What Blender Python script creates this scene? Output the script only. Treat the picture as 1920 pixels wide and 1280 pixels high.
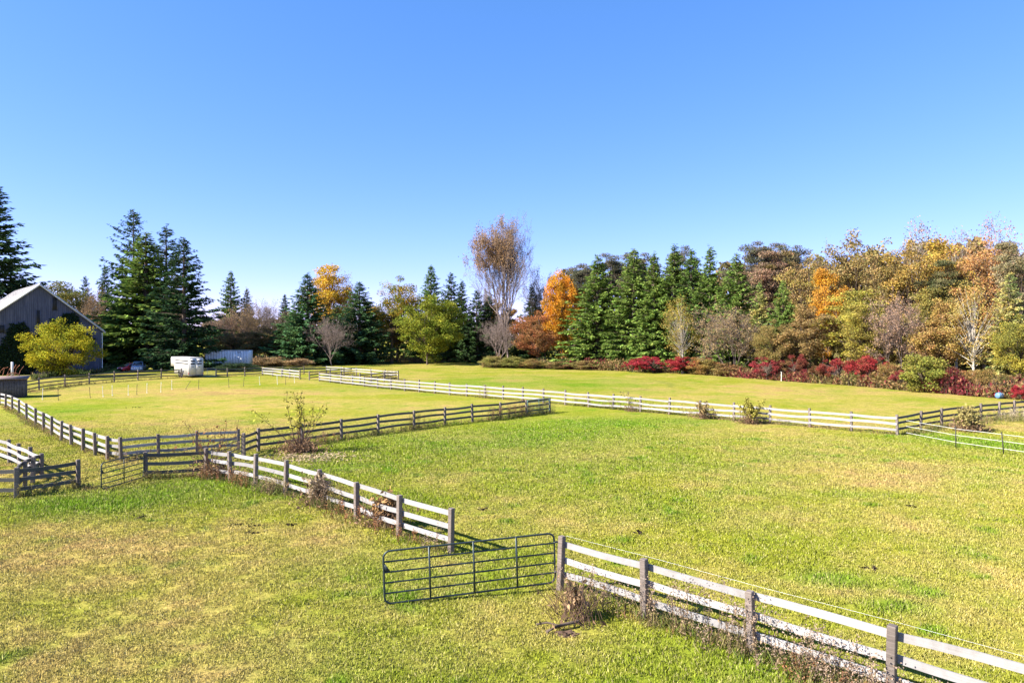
import bpy, bmesh, math
import numpy as np
from mathutils import Vector, Matrix

for o in list(bpy.data.objects):
    bpy.data.objects.remove(o)
S = bpy.context.scene
COL = S.collection
PI = math.pi

# ------------------------------------------------------------------ camera
CAM_H = 6.2
cam_d = bpy.data.cameras.new('camera')
cam_d.lens = 24.0
cam_d.sensor_width = 36.0
cam_d.clip_end = 8000.0
cam = bpy.data.objects.new('camera', cam_d)
cam.location = (0, 0, CAM_H)
cam.rotation_euler = (math.radians(90 - 0.31), 0, 0)
COL.objects.link(cam)
S.camera = cam

# ------------------------------------------------------------------ sky, sun, exposure
SUN_TO = Vector((-0.955, -0.295, 0.0)).normalized()
SUN_EL = math.radians(36)
world = bpy.data.worlds.new('World')
S.world = world
world.use_nodes = True
wn = world.node_tree.nodes
wl = world.node_tree.links
wn.clear()
sky = wn.new('ShaderNodeTexSky')
sky.sky_type = 'NISHITA'
sky.sun_disc = False
sky.sun_elevation = SUN_EL
sky.sun_rotation = math.atan2(SUN_TO.x, SUN_TO.y) % (2 * PI)
sky.altitude = 0
sky.air_density = 0.7
sky.dust_density = 0.1
sky.ozone_density = 3.0
bg = wn.new('ShaderNodeBackground')
bg.inputs['Strength'].default_value = 0.096
wo = wn.new('ShaderNodeOutputWorld')
hs = wn.new('ShaderNodeHueSaturation')
hs.inputs['Saturation'].default_value = 1.14
wl.new(sky.outputs[0], hs.inputs['Color'])
tint = wn.new('ShaderNodeMix'); tint.data_type = 'RGBA'; tint.blend_type = 'MULTIPLY'
tint.inputs[0].default_value = 1.0; tint.inputs[7].default_value = (1.03, 0.93, 1.0, 1)
wl.new(hs.outputs[0], tint.inputs[6])
sep = wn.new('ShaderNodeSeparateColor'); com = wn.new('ShaderNodeCombineColor')
wl.new(tint.outputs[2], sep.inputs[0])
for ch, (gain, power) in enumerate(((.86, .95), (1.10, .70), (1.45, .75))):
    pw_ = wn.new('ShaderNodeMath'); pw_.operation = 'POWER'; pw_.inputs[1].default_value = power
    mu_ = wn.new('ShaderNodeMath'); mu_.operation = 'MULTIPLY'; mu_.inputs[1].default_value = gain
    wl.new(sep.outputs[ch], pw_.inputs[0]); wl.new(pw_.outputs[0], mu_.inputs[0]); wl.new(mu_.outputs[0], com.inputs[ch])
wl.new(com.outputs[0], bg.inputs['Color'])
wl.new(bg.outputs[0], wo.inputs['Surface'])

sun_d = bpy.data.lights.new('sun', 'SUN')
sun_d.energy = 5.0
sun_d.angle = math.radians(0.5)
sun_d.color = (1.0, 0.93, 0.82)
sun = bpy.data.objects.new('sun', sun_d)
sv = Vector((SUN_TO.x * math.cos(SUN_EL), SUN_TO.y * math.cos(SUN_EL), math.sin(SUN_EL)))
sun.rotation_euler = sv.to_track_quat('Z', 'Y').to_euler()
sun.location = (0, 0, 60)
COL.objects.link(sun)

S.view_settings.view_transform = 'Standard'
S.view_settings.look = 'None'
S.view_settings.exposure = 1.75
S.view_settings.gamma = 1.0
S.view_settings.use_curve_mapping = False

# ------------------------------------------------------------------ helpers
rng = np.random.default_rng(7)

def G(u, v):
    """Ground point (x, y) surveyed from the photograph, flat field, eye 6.2 m up."""
    d = CAM_H * 1280.0 / (v - 633.0)
    return ((u - 960.0) / 1280.0 * d, d)

def AT(u, d):
    return ((u - 960.0) / 1280.0 * d, d)

def HT(v, d):
    return CAM_H + (633.0 - v) / 1280.0 * d

def hash2(ix, iy, seed):
    n = (ix.astype(np.int64) * 374761393 + iy.astype(np.int64) * 668265263 + seed * 1442695041) & 0x7fffffff
    n = ((n ^ (n >> 13)) * 1274126177) & 0x7fffffff
    n = n ^ (n >> 16)
    return (n & 0xffff) / 65535.0

def vnoise(x, y, seed=0):
    ix = np.floor(x); iy = np.floor(y)
    fx = x - ix; fy = y - iy
    fx = fx * fx * (3 - 2 * fx); fy = fy * fy * (3 - 2 * fy)
    a = hash2(ix, iy, seed); b = hash2(ix + 1, iy, seed)
    c = hash2(ix, iy + 1, seed); d = hash2(ix + 1, iy + 1, seed)
    return (a * (1 - fx) + b * fx) * (1 - fy) + (c * (1 - fx) + d * fx) * fy

def fbm(x, y, seed=0, octv=4):
    s = 0; a = 0.5; t = 0
    for k in range(octv):
        s = s + a * vnoise(x * 2 ** k + 13.7 * k, y * 2 ** k + 7.1 * k, seed + k)
        t += a; a *= 0.55
    return s / t

def nrm(v):
    return v / np.maximum(np.linalg.norm(v, axis=1, keepdims=True), 1e-9)

def rand_unit(r, n):
    return nrm(r.normal(size=(n, 3)))

class MB:
    """collects tris / quads with one colour per vertex and one material slot per face"""
    def __init__(self):
        self.V = []; self.C = []; self.Q = []; self.T = []; self.QM = []; self.TM = []; self.n = 0
    def add(self, V, F, col=None, mi=0):
        V = np.asarray(V, float).reshape(-1, 3); F = np.asarray(F, np.int64)
        if col is None: col = np.ones((len(V), 3))
        col = np.broadcast_to(np.asarray(col, float), (len(V), 3))
        self.V.append(V); self.C.append(col)
        if F.shape[1] == 4:
            self.Q.append(F + self.n); self.QM.append(np.full(len(F), mi))
        else:
            self.T.append(F + self.n); self.TM.append(np.full(len(F), mi))
        self.n += len(V)
    def kites(self, P, d, s, L, W, col, mi=0):
        n = len(P)
        L = np.broadcast_to(np.asarray(L, float).reshape(-1, 1), (n, 1))
        W = np.broadcast_to(np.asarray(W, float).reshape(-1, 1), (n, 1))
        V = np.stack([P, P + d * L * .45 + s * W * .5, P + d * L, P + d * L * .45 - s * W * .5], 1).reshape(-1, 3)
        F = np.arange(4 * n).reshape(n, 4)
        col = np.broadcast_to(np.asarray(col, float), (n, 3))
        self.add(V, F, np.repeat(col, 4, 0), mi)
    def segs(self, A, B, ra, rb, col=(1, 1, 1), k=3, mi=0):
        A = np.asarray(A, float); B = np.asarray(B, float); n = len(A)
        if n == 0: return
        d = nrm(B - A)
        up = np.where(np.abs(d[:, 2:3]) > .9, np.array([[1., 0, 0]]), np.array([[0, 0, 1.]]))
        s = nrm(np.cross(d, up)); t = np.cross(d, s)
        ra = np.broadcast_to(np.asarray(ra, float).reshape(-1, 1), (n, 1))
        rb = np.broadcast_to(np.asarray(rb, float).reshape(-1, 1), (n, 1))
        rings = []
        for P, r in ((A, ra), (B, rb)):
            for j in range(k):
                a = 2 * PI * j / k
                rings.append(P + (s * math.cos(a) + t * math.sin(a)) * r)
        V = np.stack(rings, 1).reshape(-1, 3)
        base = np.arange(n)[:, None] * (2 * k)
        F = []
        for j in range(k):
            j2 = (j + 1) % k
            F.append(base + np.array([[j, j2, k + j2, k + j]]))
        F = np.stack(F, 1).reshape(-1, 4)
        c = np.broadcast_to(np.asarray(col, float), (n, 3))
        self.add(V, F, np.repeat(c, 2 * k, 0), mi)
    def box(self, lo, hi, col=(1, 1, 1), mi=0, M=None):
        x0, y0, z0 = lo; x1, y1, z1 = hi
        V = np.array([(x0, y0, z0), (x1, y0, z0), (x1, y1, z0), (x0, y1, z0), (x0, y0, z1), (x1, y0, z1), (x1, y1, z1), (x0, y1, z1)], float)
        if M is not None: V = np.array([M @ Vector(v) for v in V])
        F = [(3, 2, 1, 0), (4, 5, 6, 7), (0, 1, 5, 4), (1, 2, 6, 5), (2, 3, 7, 6), (3, 0, 4, 7)]
        self.add(V, F, col, mi)
    def mesh(self, name, mats, smooth=False):
        V = np.concatenate(self.V); C = np.concatenate(self.C)
        me = bpy.data.meshes.new(name)
        me.vertices.add(len(V)); me.vertices.foreach_set('co', V.astype(np.float32).ravel())
        loops = []; starts = []; tot = []; mi = []; p = 0
        for L, M, k in ((self.Q, self.QM, 4), (self.T, self.TM, 3)):
            if L:
                F = np.concatenate(L); loops.append(F.ravel()); n = len(F)
                starts.append(p + np.arange(n) * k); tot.append(np.full(n, k)); p += n * k
                mi.append(np.concatenate(M))
        loops = np.concatenate(loops); starts = np.concatenate(starts); tot = np.concatenate(tot); mi = np.concatenate(mi)
        me.loops.add(len(loops)); me.loops.foreach_set('vertex_index', loops.astype(np.int32))
        me.polygons.add(len(starts))
        me.polygons.foreach_set('loop_start', starts.astype(np.int32))
        me.polygons.foreach_set('loop_total', tot.astype(np.int32))
        for m in mats: me.materials.append(m)
        me.polygons.foreach_set('material_index', mi.astype(np.int32))
        if smooth: me.polygons.foreach_set('use_smooth', np.ones(len(starts), bool))
        ca = me.color_attributes.new('tone', 'FLOAT_COLOR', 'POINT')
        ca.data.foreach_set('color', np.concatenate([C, np.ones((len(C), 1))], 1).astype(np.float32).ravel())
        me.update(calc_edges=True)
        me.validate()
        return me
    def build(self, name, mats, parent=None, smooth=False, loc=None):
        if not isinstance(mats, (list, tuple)): mats = [mats]
        return link(name, self.mesh(name, mats, smooth), parent, loc)

def link(name, me, parent=None, loc=None):
    o = bpy.data.objects.new(name, me)
    COL.objects.link(o)
    if parent is not None: o.parent = parent
    if loc is not None: o.location = loc
    return o

def tag(o, label=None, cat=None, group=None, kind=None):
    if label: o['label'] = label
    if cat: o['category'] = cat
    if group: o['group'] = group
    if kind: o['kind'] = kind
    return o

def thing(name, label, cat, loc=(0, 0, 0), rz=0, group=None):
    o = bpy.data.objects.new(name, None)
    o.empty_display_size = 0.3
    COL.objects.link(o)
    o.location = loc; o.rotation_euler = (0, 0, rz)
    return tag(o, label, cat, group)

def tube(mb, pts, r, k=8, col=(1, 1, 1), closed=False, mi=0):
    """one continuous tube along a polyline"""
    pts = [Vector(p) for p in pts]; n = len(pts)
    V = []
    for i, p in enumerate(pts):
        a = pts[i - 1] if (i > 0 or closed) else p
        b = pts[(i + 1) % n] if (i < n - 1 or closed) else p
        d = (b - a).normalized()
        up = Vector((0, 0, 1)) if abs(d.z) < .75 else Vector((0, 1, 0)) if abs(d.y) < .7 else Vector((1, 0, 0))
        if abs(d.y) < .05: up = Vector((0, 1, 0))
        s = d.cross(up).normalized(); t = d.cross(s)
        for j in range(k):
            an = 2 * PI * j / k
            V.append(p + (s * math.cos(an) + t * math.sin(an)) * r)
    F = []
    for i in range(n if closed else n - 1):
        i2 = (i + 1) % n
        for j in range(k):
            j2 = (j + 1) % k
            F.append((i * k + j, i * k + j2, i2 * k + j2, i2 * k + j))
    mb.add(np.array([tuple(v) for v in V]), F, col, mi)
    if not closed:
        for i, rev in ((0, False), (n - 1, True)):
            c = len(V)
            VV = [tuple(V[i * k + j]) for j in range(k)] + [tuple(pts[i])]
            mb.add(np.array(VV), [(j, (j + 1) % k, k) for j in range(k)], col, mi)

# ------------------------------------------------------------------ materials
def new_mat(name):
    m = bpy.data.materials.new(name); m.use_nodes = True
    nt = m.node_tree; nt.nodes.clear()
    out = nt.nodes.new('ShaderNodeOutputMaterial')
    return m, nt, out

def N(nt, t, **kw):
    n = nt.nodes.new(t)
    for k, v in kw.items():
        if k in n.inputs: n.inputs[k].default_value = v
        else: setattr(n, k, v)
    return n

def mixrgb(nt, a, b, f, mode='MIX'):
    n = nt.nodes.new('ShaderNodeMix'); n.data_type = 'RGBA'; n.blend_type = mode
    for sock, v in ((n.inputs[0], f), (n.inputs[6], a), (n.inputs[7], b)):
        if hasattr(v, 'is_output'): nt.links.new(v, sock)
        else: sock.default_value = v if not isinstance(v, tuple) or len(v) == 4 else (*v, 1)
    return n.outputs[2]

def ramp(nt, fac, stops):
    r = nt.nodes.new('ShaderNodeValToRGB')
    el = r.color_ramp.elements
    while len(el) < len(stops): el.new(.5)
    for e, (p, c) in zip(el, stops):
        e.position = p; e.color = c if len(c) == 4 else (*c, 1)
    nt.links.new(fac, r.inputs[0])
    return r.outputs[0]

def noise(nt, vec, scale, detail=3, rough=.6):
    n = nt.nodes.new('ShaderNodeTexNoise')
    n.inputs['Scale'].default_value = scale; n.inputs['Detail'].default_value = detail; n.inputs['Roughness'].default_value = rough
    if vec is not None: nt.links.new(vec, n.inputs['Vector'])
    return n.outputs['Fac']

def simple(name, col, rough=.6, metal=0., var=.15, scale=6., bump=0., spec=.4):
    m, nt, out = new_mat(name)
    p = N(nt, 'ShaderNodeBsdfPrincipled', Roughness=rough, Metallic=metal)
    p.inputs['Specular IOR Level'].default_value = spec
    tc = nt.nodes.new('ShaderNodeTexCoord')
    f = noise(nt, tc.outputs['Object'], scale, 4)
    lo = tuple(c * (1 - var) for c in col); hi = tuple(min(1, c * (1 + var)) for c in col)
    c = ramp(nt, f, [(.3, lo), (.7, hi)])
    nt.links.new(c, p.inputs['Base Color'])
    if bump:
        b = nt.nodes.new('ShaderNodeBump'); b.inputs['Strength'].default_value = bump; b.inputs['Distance'].default_value = .02
        nt.links.new(f, b.inputs['Height']); nt.links.new(b.outputs[0], p.inputs['Normal'])
    nt.links.new(p.outputs[0], out.inputs[0])
    return m

def wood(name, a, b, c, paint=None, gloss=.7):
    """weathered board: long grain, knots, flaking paint where given"""
    m, nt, out = new_mat(name)
    p = N(nt, 'ShaderNodeBsdfPrincipled', Roughness=gloss)
    p.inputs['Specular IOR Level'].default_value = .25
    tc = nt.nodes.new('ShaderNodeTexCoord'); ge = nt.nodes.new('ShaderNodeNewGeometry')
    oi = nt.nodes.new('ShaderNodeObjectInfo')
    mp = nt.nodes.new('ShaderNodeMapping'); mp.inputs['Scale'].default_value = (2.2, 30, 30)
    nt.links.new(tc.outputs['Object'], mp.inputs[0])
    ad = nt.nodes.new('ShaderNodeVectorMath'); ad.operation = 'ADD'
    mu = nt.nodes.new('ShaderNodeMath'); mu.operation = 'MULTIPLY'; mu.inputs[1].default_value = 37.0
    nt.links.new(oi.outputs['Random'], mu.inputs[0])
    nt.links.new(mp.outputs[0], ad.inputs[0]); nt.links.new(mu.outputs[0], ad.inputs[1])
    g = noise(nt, ad.outputs[0], 1.0, 5, .7)
    col = ramp(nt, g, [(.25, a), (.5, b), (.75, c)])
    big = noise(nt, ge.outputs['Position'], 3.1, 5, .7)
    if paint:
        f = ramp(nt, big, [(.36, (1, 1, 1)), (.56, (.25, .25, .25))])
        f2 = ramp(nt, g, [(.3, (.35, .35, .35)), (.6, (1, 1, 1))])
        ff = mixrgb(nt, f, f2, 1.0, 'MULTIPLY')
        col = mixrgb(nt, paint, col, ramp(nt, big, [(.42, (.06, .06, .06)), (.75, (.8, .8, .8))]))
    hv = nt.nodes.new('ShaderNodeHueSaturation')
    mr = nt.nodes.new('ShaderNodeMapRange'); mr.inputs[3].default_value = .78; mr.inputs[4].default_value = 1.15
    nt.links.new(oi.outputs['Random'], mr.inputs[0]); nt.links.new(mr.outputs[0], hv.inputs['Value'])
    nt.links.new(col, hv.inputs['Color'])
    nt.links.new(hv.outputs[0], p.inputs['Base Color'])
    bp = nt.nodes.new('ShaderNodeBump'); bp.inputs['Strength'].default_value = .5; bp.inputs['Distance'].default_value = .01
    nt.links.new(g, bp.inputs['Height']); nt.links.new(bp.outputs[0], p.inputs['Normal'])
    nt.links.new(p.outputs[0], out.inputs[0])
    return m

def leaf_mat(name, transl=.3, gain=1.0):
    """foliage: object colour mixed with the object's second colour in clumps, times a tone per leaf"""
    m, nt, out = new_mat(name)
    oi = nt.nodes.new('ShaderNodeObjectInfo')
    at = nt.nodes.new('ShaderNodeAttribute'); at.attribute_type = 'OBJECT'; at.attribute_name = 'second_colour'
    vc = nt.nodes.new('ShaderNodeAttribute'); vc.attribute_name = 'tone'
    ge = nt.nodes.new('ShaderNodeNewGeometry')
    f = noise(nt, ge.outputs['Position'], .42, 3, .65)
    ff = ramp(nt, f, [(.38, (0, 0, 0)), (.62, (1, 1, 1))])
    c = mixrgb(nt, oi.outputs['Color'], at.outputs['Color'], ff)
    c = mixrgb(nt, c, vc.outputs['Color'], 1.0, 'MULTIPLY')
    c = mixrgb(nt, c, (gain, gain, gain, 1), 1.0, 'MULTIPLY')
    d = N(nt, 'ShaderNodeBsdfDiffuse'); t = N(nt, 'ShaderNodeBsdfTranslucent')
    nt.links.new(c, d.inputs['Color']); nt.links.new(c, t.inputs['Color'])
    mx = nt.nodes.new('ShaderNodeMixShader'); mx.inputs[0].default_value = transl
    nt.links.new(d.outputs[0], mx.inputs[1]); nt.links.new(t.outputs[0], mx.inputs[2])
    nt.links.new(mx.outputs[0], out.inputs[0])
    return m

def tone_mat(name, transl=0.2, up=0.0):
    """vegetation coloured per blade / stalk"""
    m, nt, out = new_mat(name)
    vc = nt.nodes.new('ShaderNodeAttribute'); vc.attribute_name = 'tone'
    d = N(nt, 'ShaderNodeBsdfDiffuse'); t = N(nt, 'ShaderNodeBsdfTranslucent')
    nt.links.new(vc.outputs['Color'], d.inputs['Color']); nt.links.new(vc.outputs['Color'], t.inputs['Color'])
    if up:
        ge = nt.nodes.new('ShaderNodeNewGeometry'); vm = nt.nodes.new('ShaderNodeMix'); vm.data_type = 'VECTOR'
        vm.inputs[0].default_value = up; vm.inputs[5].default_value = (0, 0, 1)
        nt.links.new(ge.outputs['Normal'], vm.inputs[4]); nt.links.new(vm.outputs[1], d.inputs['Normal'])
    mx = nt.nodes.new('ShaderNodeMixShader'); mx.inputs[0].default_value = transl
    nt.links.new(d.outputs[0], mx.inputs[1]); nt.links.new(t.outputs[0], mx.inputs[2])
    nt.links.new(mx.outputs[0], out.inputs[0])
    return m

M_LEAF = leaf_mat('leaves', .3, 1.17)
M_NEEDLE = leaf_mat('needles', .2, 2.5)
M_BLADE = tone_mat('grass_blades', .2, .72)
M_BRUSH = tone_mat('brush_leaves', .3)
M_STALK = tone_mat('dry_stalks', .15)
M_BARK = simple('bark', (.12, .09, .07), .9, 0, .4, 5, .4, .1)
M_TWIG = simple('grey_twigs', (.20, .155, .135), .9, 0, .25, 2, 0, .1)
M_PALEBARK = simple('pale_bark', (.42, .38, .32), .85, 0, .35, 3, .2, .1)
M_RAIL = wood('painted_board', (.13, .115, .10), (.22, .20, .185), (.27, .25, .24), (.31, .30, .295))
M_RAIL_SHADE = wood('shaded_board', (.05, .05, .045), (.085, .083, .075), (.135, .13, .118))  # shaded fence boards: shade on faces turned from the sun put into colour
M_POST = wood('post_wood', (.085, .07, .06), (.15, .122, .105), (.235, .195, .17))
M_TUBE = simple('green_gate_steel', (.030, .044, .046), .45, .3, .3, 8)
M_LIGHTTUBE = simple('galvanised_steel', (.42, .42, .42), .45, .6, .2, 8)
M_WHITE = simple('white_trailer_skin', (.52, .51, .49), .45, 0, .08, 1.2)
M_SHEET = simple('white_box_skin', (.62, .64, .68), .5, 0, .15, .8)
M_BLACK = simple('black_rubber', (.015, .015, .016), .8, 0, .2, 6)
M_DARK = simple('dark_opening', (.02, .02, .022), .8, 0, .2, 3)
M_GLASS = simple('dark_glass', (.02, .025, .03), .08, 0, .1, 2, 0, .8)
M_RED = simple('red_paint', (.72, .03, .03), .3, 0, .08, 1, 0, .6)
M_BLUE = simple('blue_grey_paint', (.26, .31, .42), .28, .3, .1, 1, 0, .6)
M_CHROME = simple('bright_metal', (.6, .6, .62), .25, .9, .1, 4)
M_LAMP = simple('lamp_lens', (.7, .7, .68), .2, 0, .1, 4)
M_RUST = simple('rusty_iron', (.24, .09, .045), .85, .1, .5, 3, .3)
M_WIRE = simple('white_wire', (.75, .75, .72), .6, 0, .05, 3)
M_STEEL = simple('dark_stake', (.05, .045, .04), .7, .2, .3, 6)
M_STAKE = simple('white_stake', (.72, .70, .64), .6, 0, .1, 6)
M_BLUEPL = simple('blue_plastic', (.10, .20, .36), .45, 0, .1, 4)
M_DIRT = simple('bare_earth', (.10, .065, .045), .95, 0, .4, 14, .5, .1)

# ------------------------------------------------------------------ field colours (grass that is lush, yellow or dried out)
def blob(x, y, spec):
    s = np.zeros_like(x)
    for (u, v, rx, ry, a) in spec:
        cx, cy = G(u, v)
        s = s + a * np.exp(-(((x - cx) / rx) ** 2 + ((y - cy) / ry) ** 2))
    return s

DRY = [(1052, 1120, .7, .5, .6), (850, 1062, 1.2, .7, .45), (735, 1150, .8, .4, .3), (1090, 1190, .9, .6, .45), (225, 935, 1.6, .8, .3), (250, 1180, 4.5, 2.6, .48), (120, 1010, 4.5, 3, .36), (420, 1050, 4.5, 3, .34), (560, 1230, 3, 1.5, .15), (330, 740, 16, 7, .42),
       (560, 735, 9, 6, .30), (400, 800, 7, 3, .32), (250, 790, 6, 4, .15), (1500, 735, 22, 8, .35), (1750, 770, 12, 5, .30), (1150, 730, 10, 4, .2),
       (1700, 1000, 7, 4, .18), (1800, 900, 9, 5, .16), (1400, 1120, 4, 1.6, .2), (1850, 1120, 4, 2, .24), (1000, 1130, 3, 1.5, .12),
       (190, 733, 12, 3, .35), (30, 860, 4, 4, .18), (300, 940, 3, 2, .1), (1880, 800, 3, 2, .3), (950, 980, 3, 1, .2)]
LUSH = [(1090, 800, 8, 7, .75), (900, 830, 9, 5, .35), (1500, 850, 10, 5, .18), (120, 770, 5, 5, .55), (100, 945, 5, 2, .6), (330, 925, 5, 2.4, .45), (600, 870, 6, 5, .30), (820, 850, 9, 7, .28), (30, 790, 4, 4, .3),
        (700, 1060, 3, 2, .40), (640, 1180, 4, 2, .18), (880, 1100, 2.2, 1.2, .25), (760, 940, 2.5, 2, .25), (1050, 880, 6, 4, .22), (1560, 1088, .8, .5, .8),
        (1690, 1140, .9, .5, .7), (1290, 880, 1.2, .6, .35), (1340, 925, 1.3, .6, .4), (1620, 930, 1.4, .6, .4), (1400, 960, 4, 2, .2), (1790, 825, 3, 3.5, .8), (1890, 835, 2, 3, .6), (1300, 790, 6, 2.5, .25),
        (660, 730, 5, 4, .35), (520, 728, 5, 1.6, .4), (960, 720, 16, 9, .22), (350, 1220, 3, 1, .12), (1250, 1250, 3, 1.5, .25), (450, 900, 4, 2, .3), (1320, 1200, 2, 1, .2)]

C_LUSH = np.array((.110, .205, .014)); C_MID = np.array((.230, .238, .027)); C_DRY = np.array((.38, .285, .095)); C_BROWN = np.array((.30, .175, .085))

def field(x, y):
    n1 = fbm(x / 8., y / 8., 3); n2 = fbm(x / 1.9, y / 1.9, 21); n3 = fbm(x / .55, y / .55, 41, 3)
    far = np.clip((y - 30) / 60, 0, 1)
    dry = .35 + 1.3 * (n1 - .5) + 1.1 * (n2 - .5) + .8 * (n3 - .5) + blob(x, y, DRY) + .06 * far
    n4 = fbm(x / 1.1 + 50, y / 1.1, 61, 3)
    lush = blob(x, y, LUSH) * (.55 + .9 * n2) + 4.0 * np.clip(n4 - .66, 0, 1) + 1.25 * np.clip(fbm(x / 5. + 9, y / 5., 77) - .47, 0, 1)
    # worn riding ring in the far field
    rr = np.hypot((x - 3.0) / 1.05, (y - 94.0))
    ring = np.exp(-((rr - 17.5 + 1.2 * (n1 - .5)) / .55) ** 2) * (vnoise(x / 6, y / 6, 9) > .25)
    inside = np.clip((17 - rr) / 3, 0, 1)
    lush = lush + .28 * inside
    dry = np.clip(dry, 0, 1.25); lush = np.clip(lush, 0, 1)
    a = np.clip(dry, 0, 1)[..., None]
    c = C_MID * (1 - a) + C_DRY * a
    b = np.clip((dry - .75) * 1.3 * (n2 > .45), 0, .6)[..., None]
    c = c * (1 - b) + C_BROWN * b
    l = (lush * (1 - .35 * np.clip(dry, 0, 1)))[..., None]
    c = c * (1 - l) + C_LUSH * l
    c = c * (1 - .10 * far[..., None])
    r = (ring * .45)[..., None]
    c = c * (1 - r) + np.array((.13, .15, .035)) * r
    return c

# ------------------------------------------------------------------ ground sheet
def gz(x, y):
    return .10 * (fbm(x / 7., y / 7., 5, 2) - .5) + .04 * (fbm(x / 1.3, y / 1.3, 8, 2) - .5)

def axis(lo, hi, step, far, g=1.22):
    c = list(np.arange(lo, hi + 1e-6, step)); s = step; a = c[-1]
    up = []
    while a < far: s *= g; a += s; up.append(a)
    s = step; a = c[0]; dn = []
    while a > -far: s *= g; a -= s; dn.append(a)
    return np.array(dn[::-1] + c + up)

xs = axis(-60, 60, .36, 3500); ys = axis(9, 128, .36, 4500)
XX, YY = np.meshgrid(xs, ys)
fade = np.clip(1 - (np.hypot(XX, YY - 60) - 90) / 60, 0, 1)
ZZ = gz(XX, YY) * fade
V = np.stack([XX.ravel(), YY.ravel(), ZZ.ravel()], 1)
nx, ny = len(xs), len(ys)
ii = (np.arange(ny - 1)[:, None] * nx + np.arange(nx - 1)[None]).ravel()
F = np.stack([ii, ii + 1, ii + 1 + nx, ii + nx], 1)
thatch = (.90 + .10 * np.clip((YY - 34) / 26, 0, 1))[..., None]
mb = MB(); mb.add(V, F, (field(XX, YY) * thatch).reshape(-1, 3))

def ground_mat():
    m, nt, out = new_mat('pasture')
    vc = nt.nodes.new('ShaderNodeAttribute'); vc.attribute_name = 'tone'
    ge = nt.nodes.new('ShaderNodeNewGeometry')
    f1 = noise(nt, ge.outputs['Position'], 9., 4, .7)
    f2 = noise(nt, ge.outputs['Position'], 2.2, 4, .7)
    f3 = noise(nt, ge.outputs['Position'], 32., 2, .6)
    c = mixrgb(nt, vc.outputs['Color'], ramp(nt, f1, [(.3, (.50, .50, .45)), (.5, (1, 1, 1)), (.72, (1.4, 1.35, 1.3))]), 1.0, 'MULTIPLY')
    c = mixrgb(nt, c, ramp(nt, f2, [(.3, (.72, .80, .7)), (.7, (1.22, 1.15, 1.15))]), 1.0, 'MULTIPLY')
    c = mixrgb(nt, c, ramp(nt, f3, [(.33, (.55, .6, .5)), (.6, (1.15, 1.15, 1.15))]), .8, 'MULTIPLY')
    d = N(nt, 'ShaderNodeBsdfDiffuse'); nt.links.new(c, d.inputs['Color'])
    b = nt.nodes.new('ShaderNodeBump'); b.inputs['Strength'].default_value = .7; b.inputs['Distance'].default_value = .06
    nt.links.new(f1, b.inputs['Height']); nt.links.new(b.outputs[0], d.inputs['Normal'])
    nt.links.new(d.outputs[0], out.inputs[0])
    return m
ground = mb.build('ground', ground_mat(), smooth=True)
tag(ground, kind='structure', label='grazed yellow green pasture with dried out straw patches')

# ------------------------------------------------------------------ grass blades
def grass_points(n, d0, d1, marg=.95):
    u = rng.random(n); p = .62
    d = (d0 ** p + u * (d1 ** p - d0 ** p)) ** (1 / p)
    x = (rng.random(n) * 2 - 1) * marg * d
    return x, d

def build_grass(n, d0, d1):
    x, y = grass_points(n, d0, d1)
    dens = fbm(x / .28, y / .28, 91, 2)
    k = (dens + .35 * rng.random(n) > .52) & (rng.random(n) < np.clip((62 - y) / 26, 0, 1))
    x = x[k]; y = y[k]; n = len(x)
    c = field(x, y)
    lush = np.clip((c[:, 1] - c[:, 0]) / .07, 0, 1)
    hgt = (.016 + .030 * rng.random(n)) * (1 + .7 * lush) * (1 + y / 45) * np.clip((64 - y) / 30, .25, 1)
    wid = (.0045 + .006 * rng.random(n)) * (1 + y / 22)
    az = rng.random(n) * 2 * PI; lean = rng.random(n) * 1.1
    d = np.stack([np.cos(az) * lean, np.sin(az) * lean, np.ones(n)], 1); d = nrm(d)
    a2 = rng.random(n) * PI
    s = np.stack([np.cos(a2), np.sin(a2), np.zeros(n)], 1)
    P = np.stack([x, y, gz(x, y) - .01], 1)
    t = (.66 + .74 * rng.random(n))[:, None]
    straw = (rng.random(n) < .16)[:, None]
    c = np.where(straw, c * .4 + np.array((.42, .36, .17)) * .6, c) * t * 1.27
    W = wid[:, None]; Hh = hgt[:, None]
    Vv = np.stack([P - s * W, P + s * W, P + d * Hh * 1.4], 1).reshape(-1, 3)
    b = MB(); b.add(Vv, np.arange(3 * n).reshape(n, 3), np.repeat(c, 3, 0))
    return b
gb = build_grass(1900000, 9.5, 60.0)
tag(gb.build('grass', M_BLADE), 'short yellow green pasture grass across the near paddocks', 'grass', kind='stuff')

# ------------------------------------------------------------------ fences
def chamfer_box(name, sx, sy, sz, bev, mat, centred=False):
    bm = bmesh.new()
    bmesh.ops.create_cube(bm, size=1)
    for v in bm.verts:
        v.co.x *= sx; v.co.y *= sy; v.co.z *= sz
        if not centred: v.co.z += sz / 2
    bmesh.ops.bevel(bm, geom=list(bm.edges), offset=bev, segments=1, affect='EDGES')
    me = bpy.data.meshes.new(name); bm.to_mesh(me); bm.free(); me.materials.append(mat)
    return me

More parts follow.
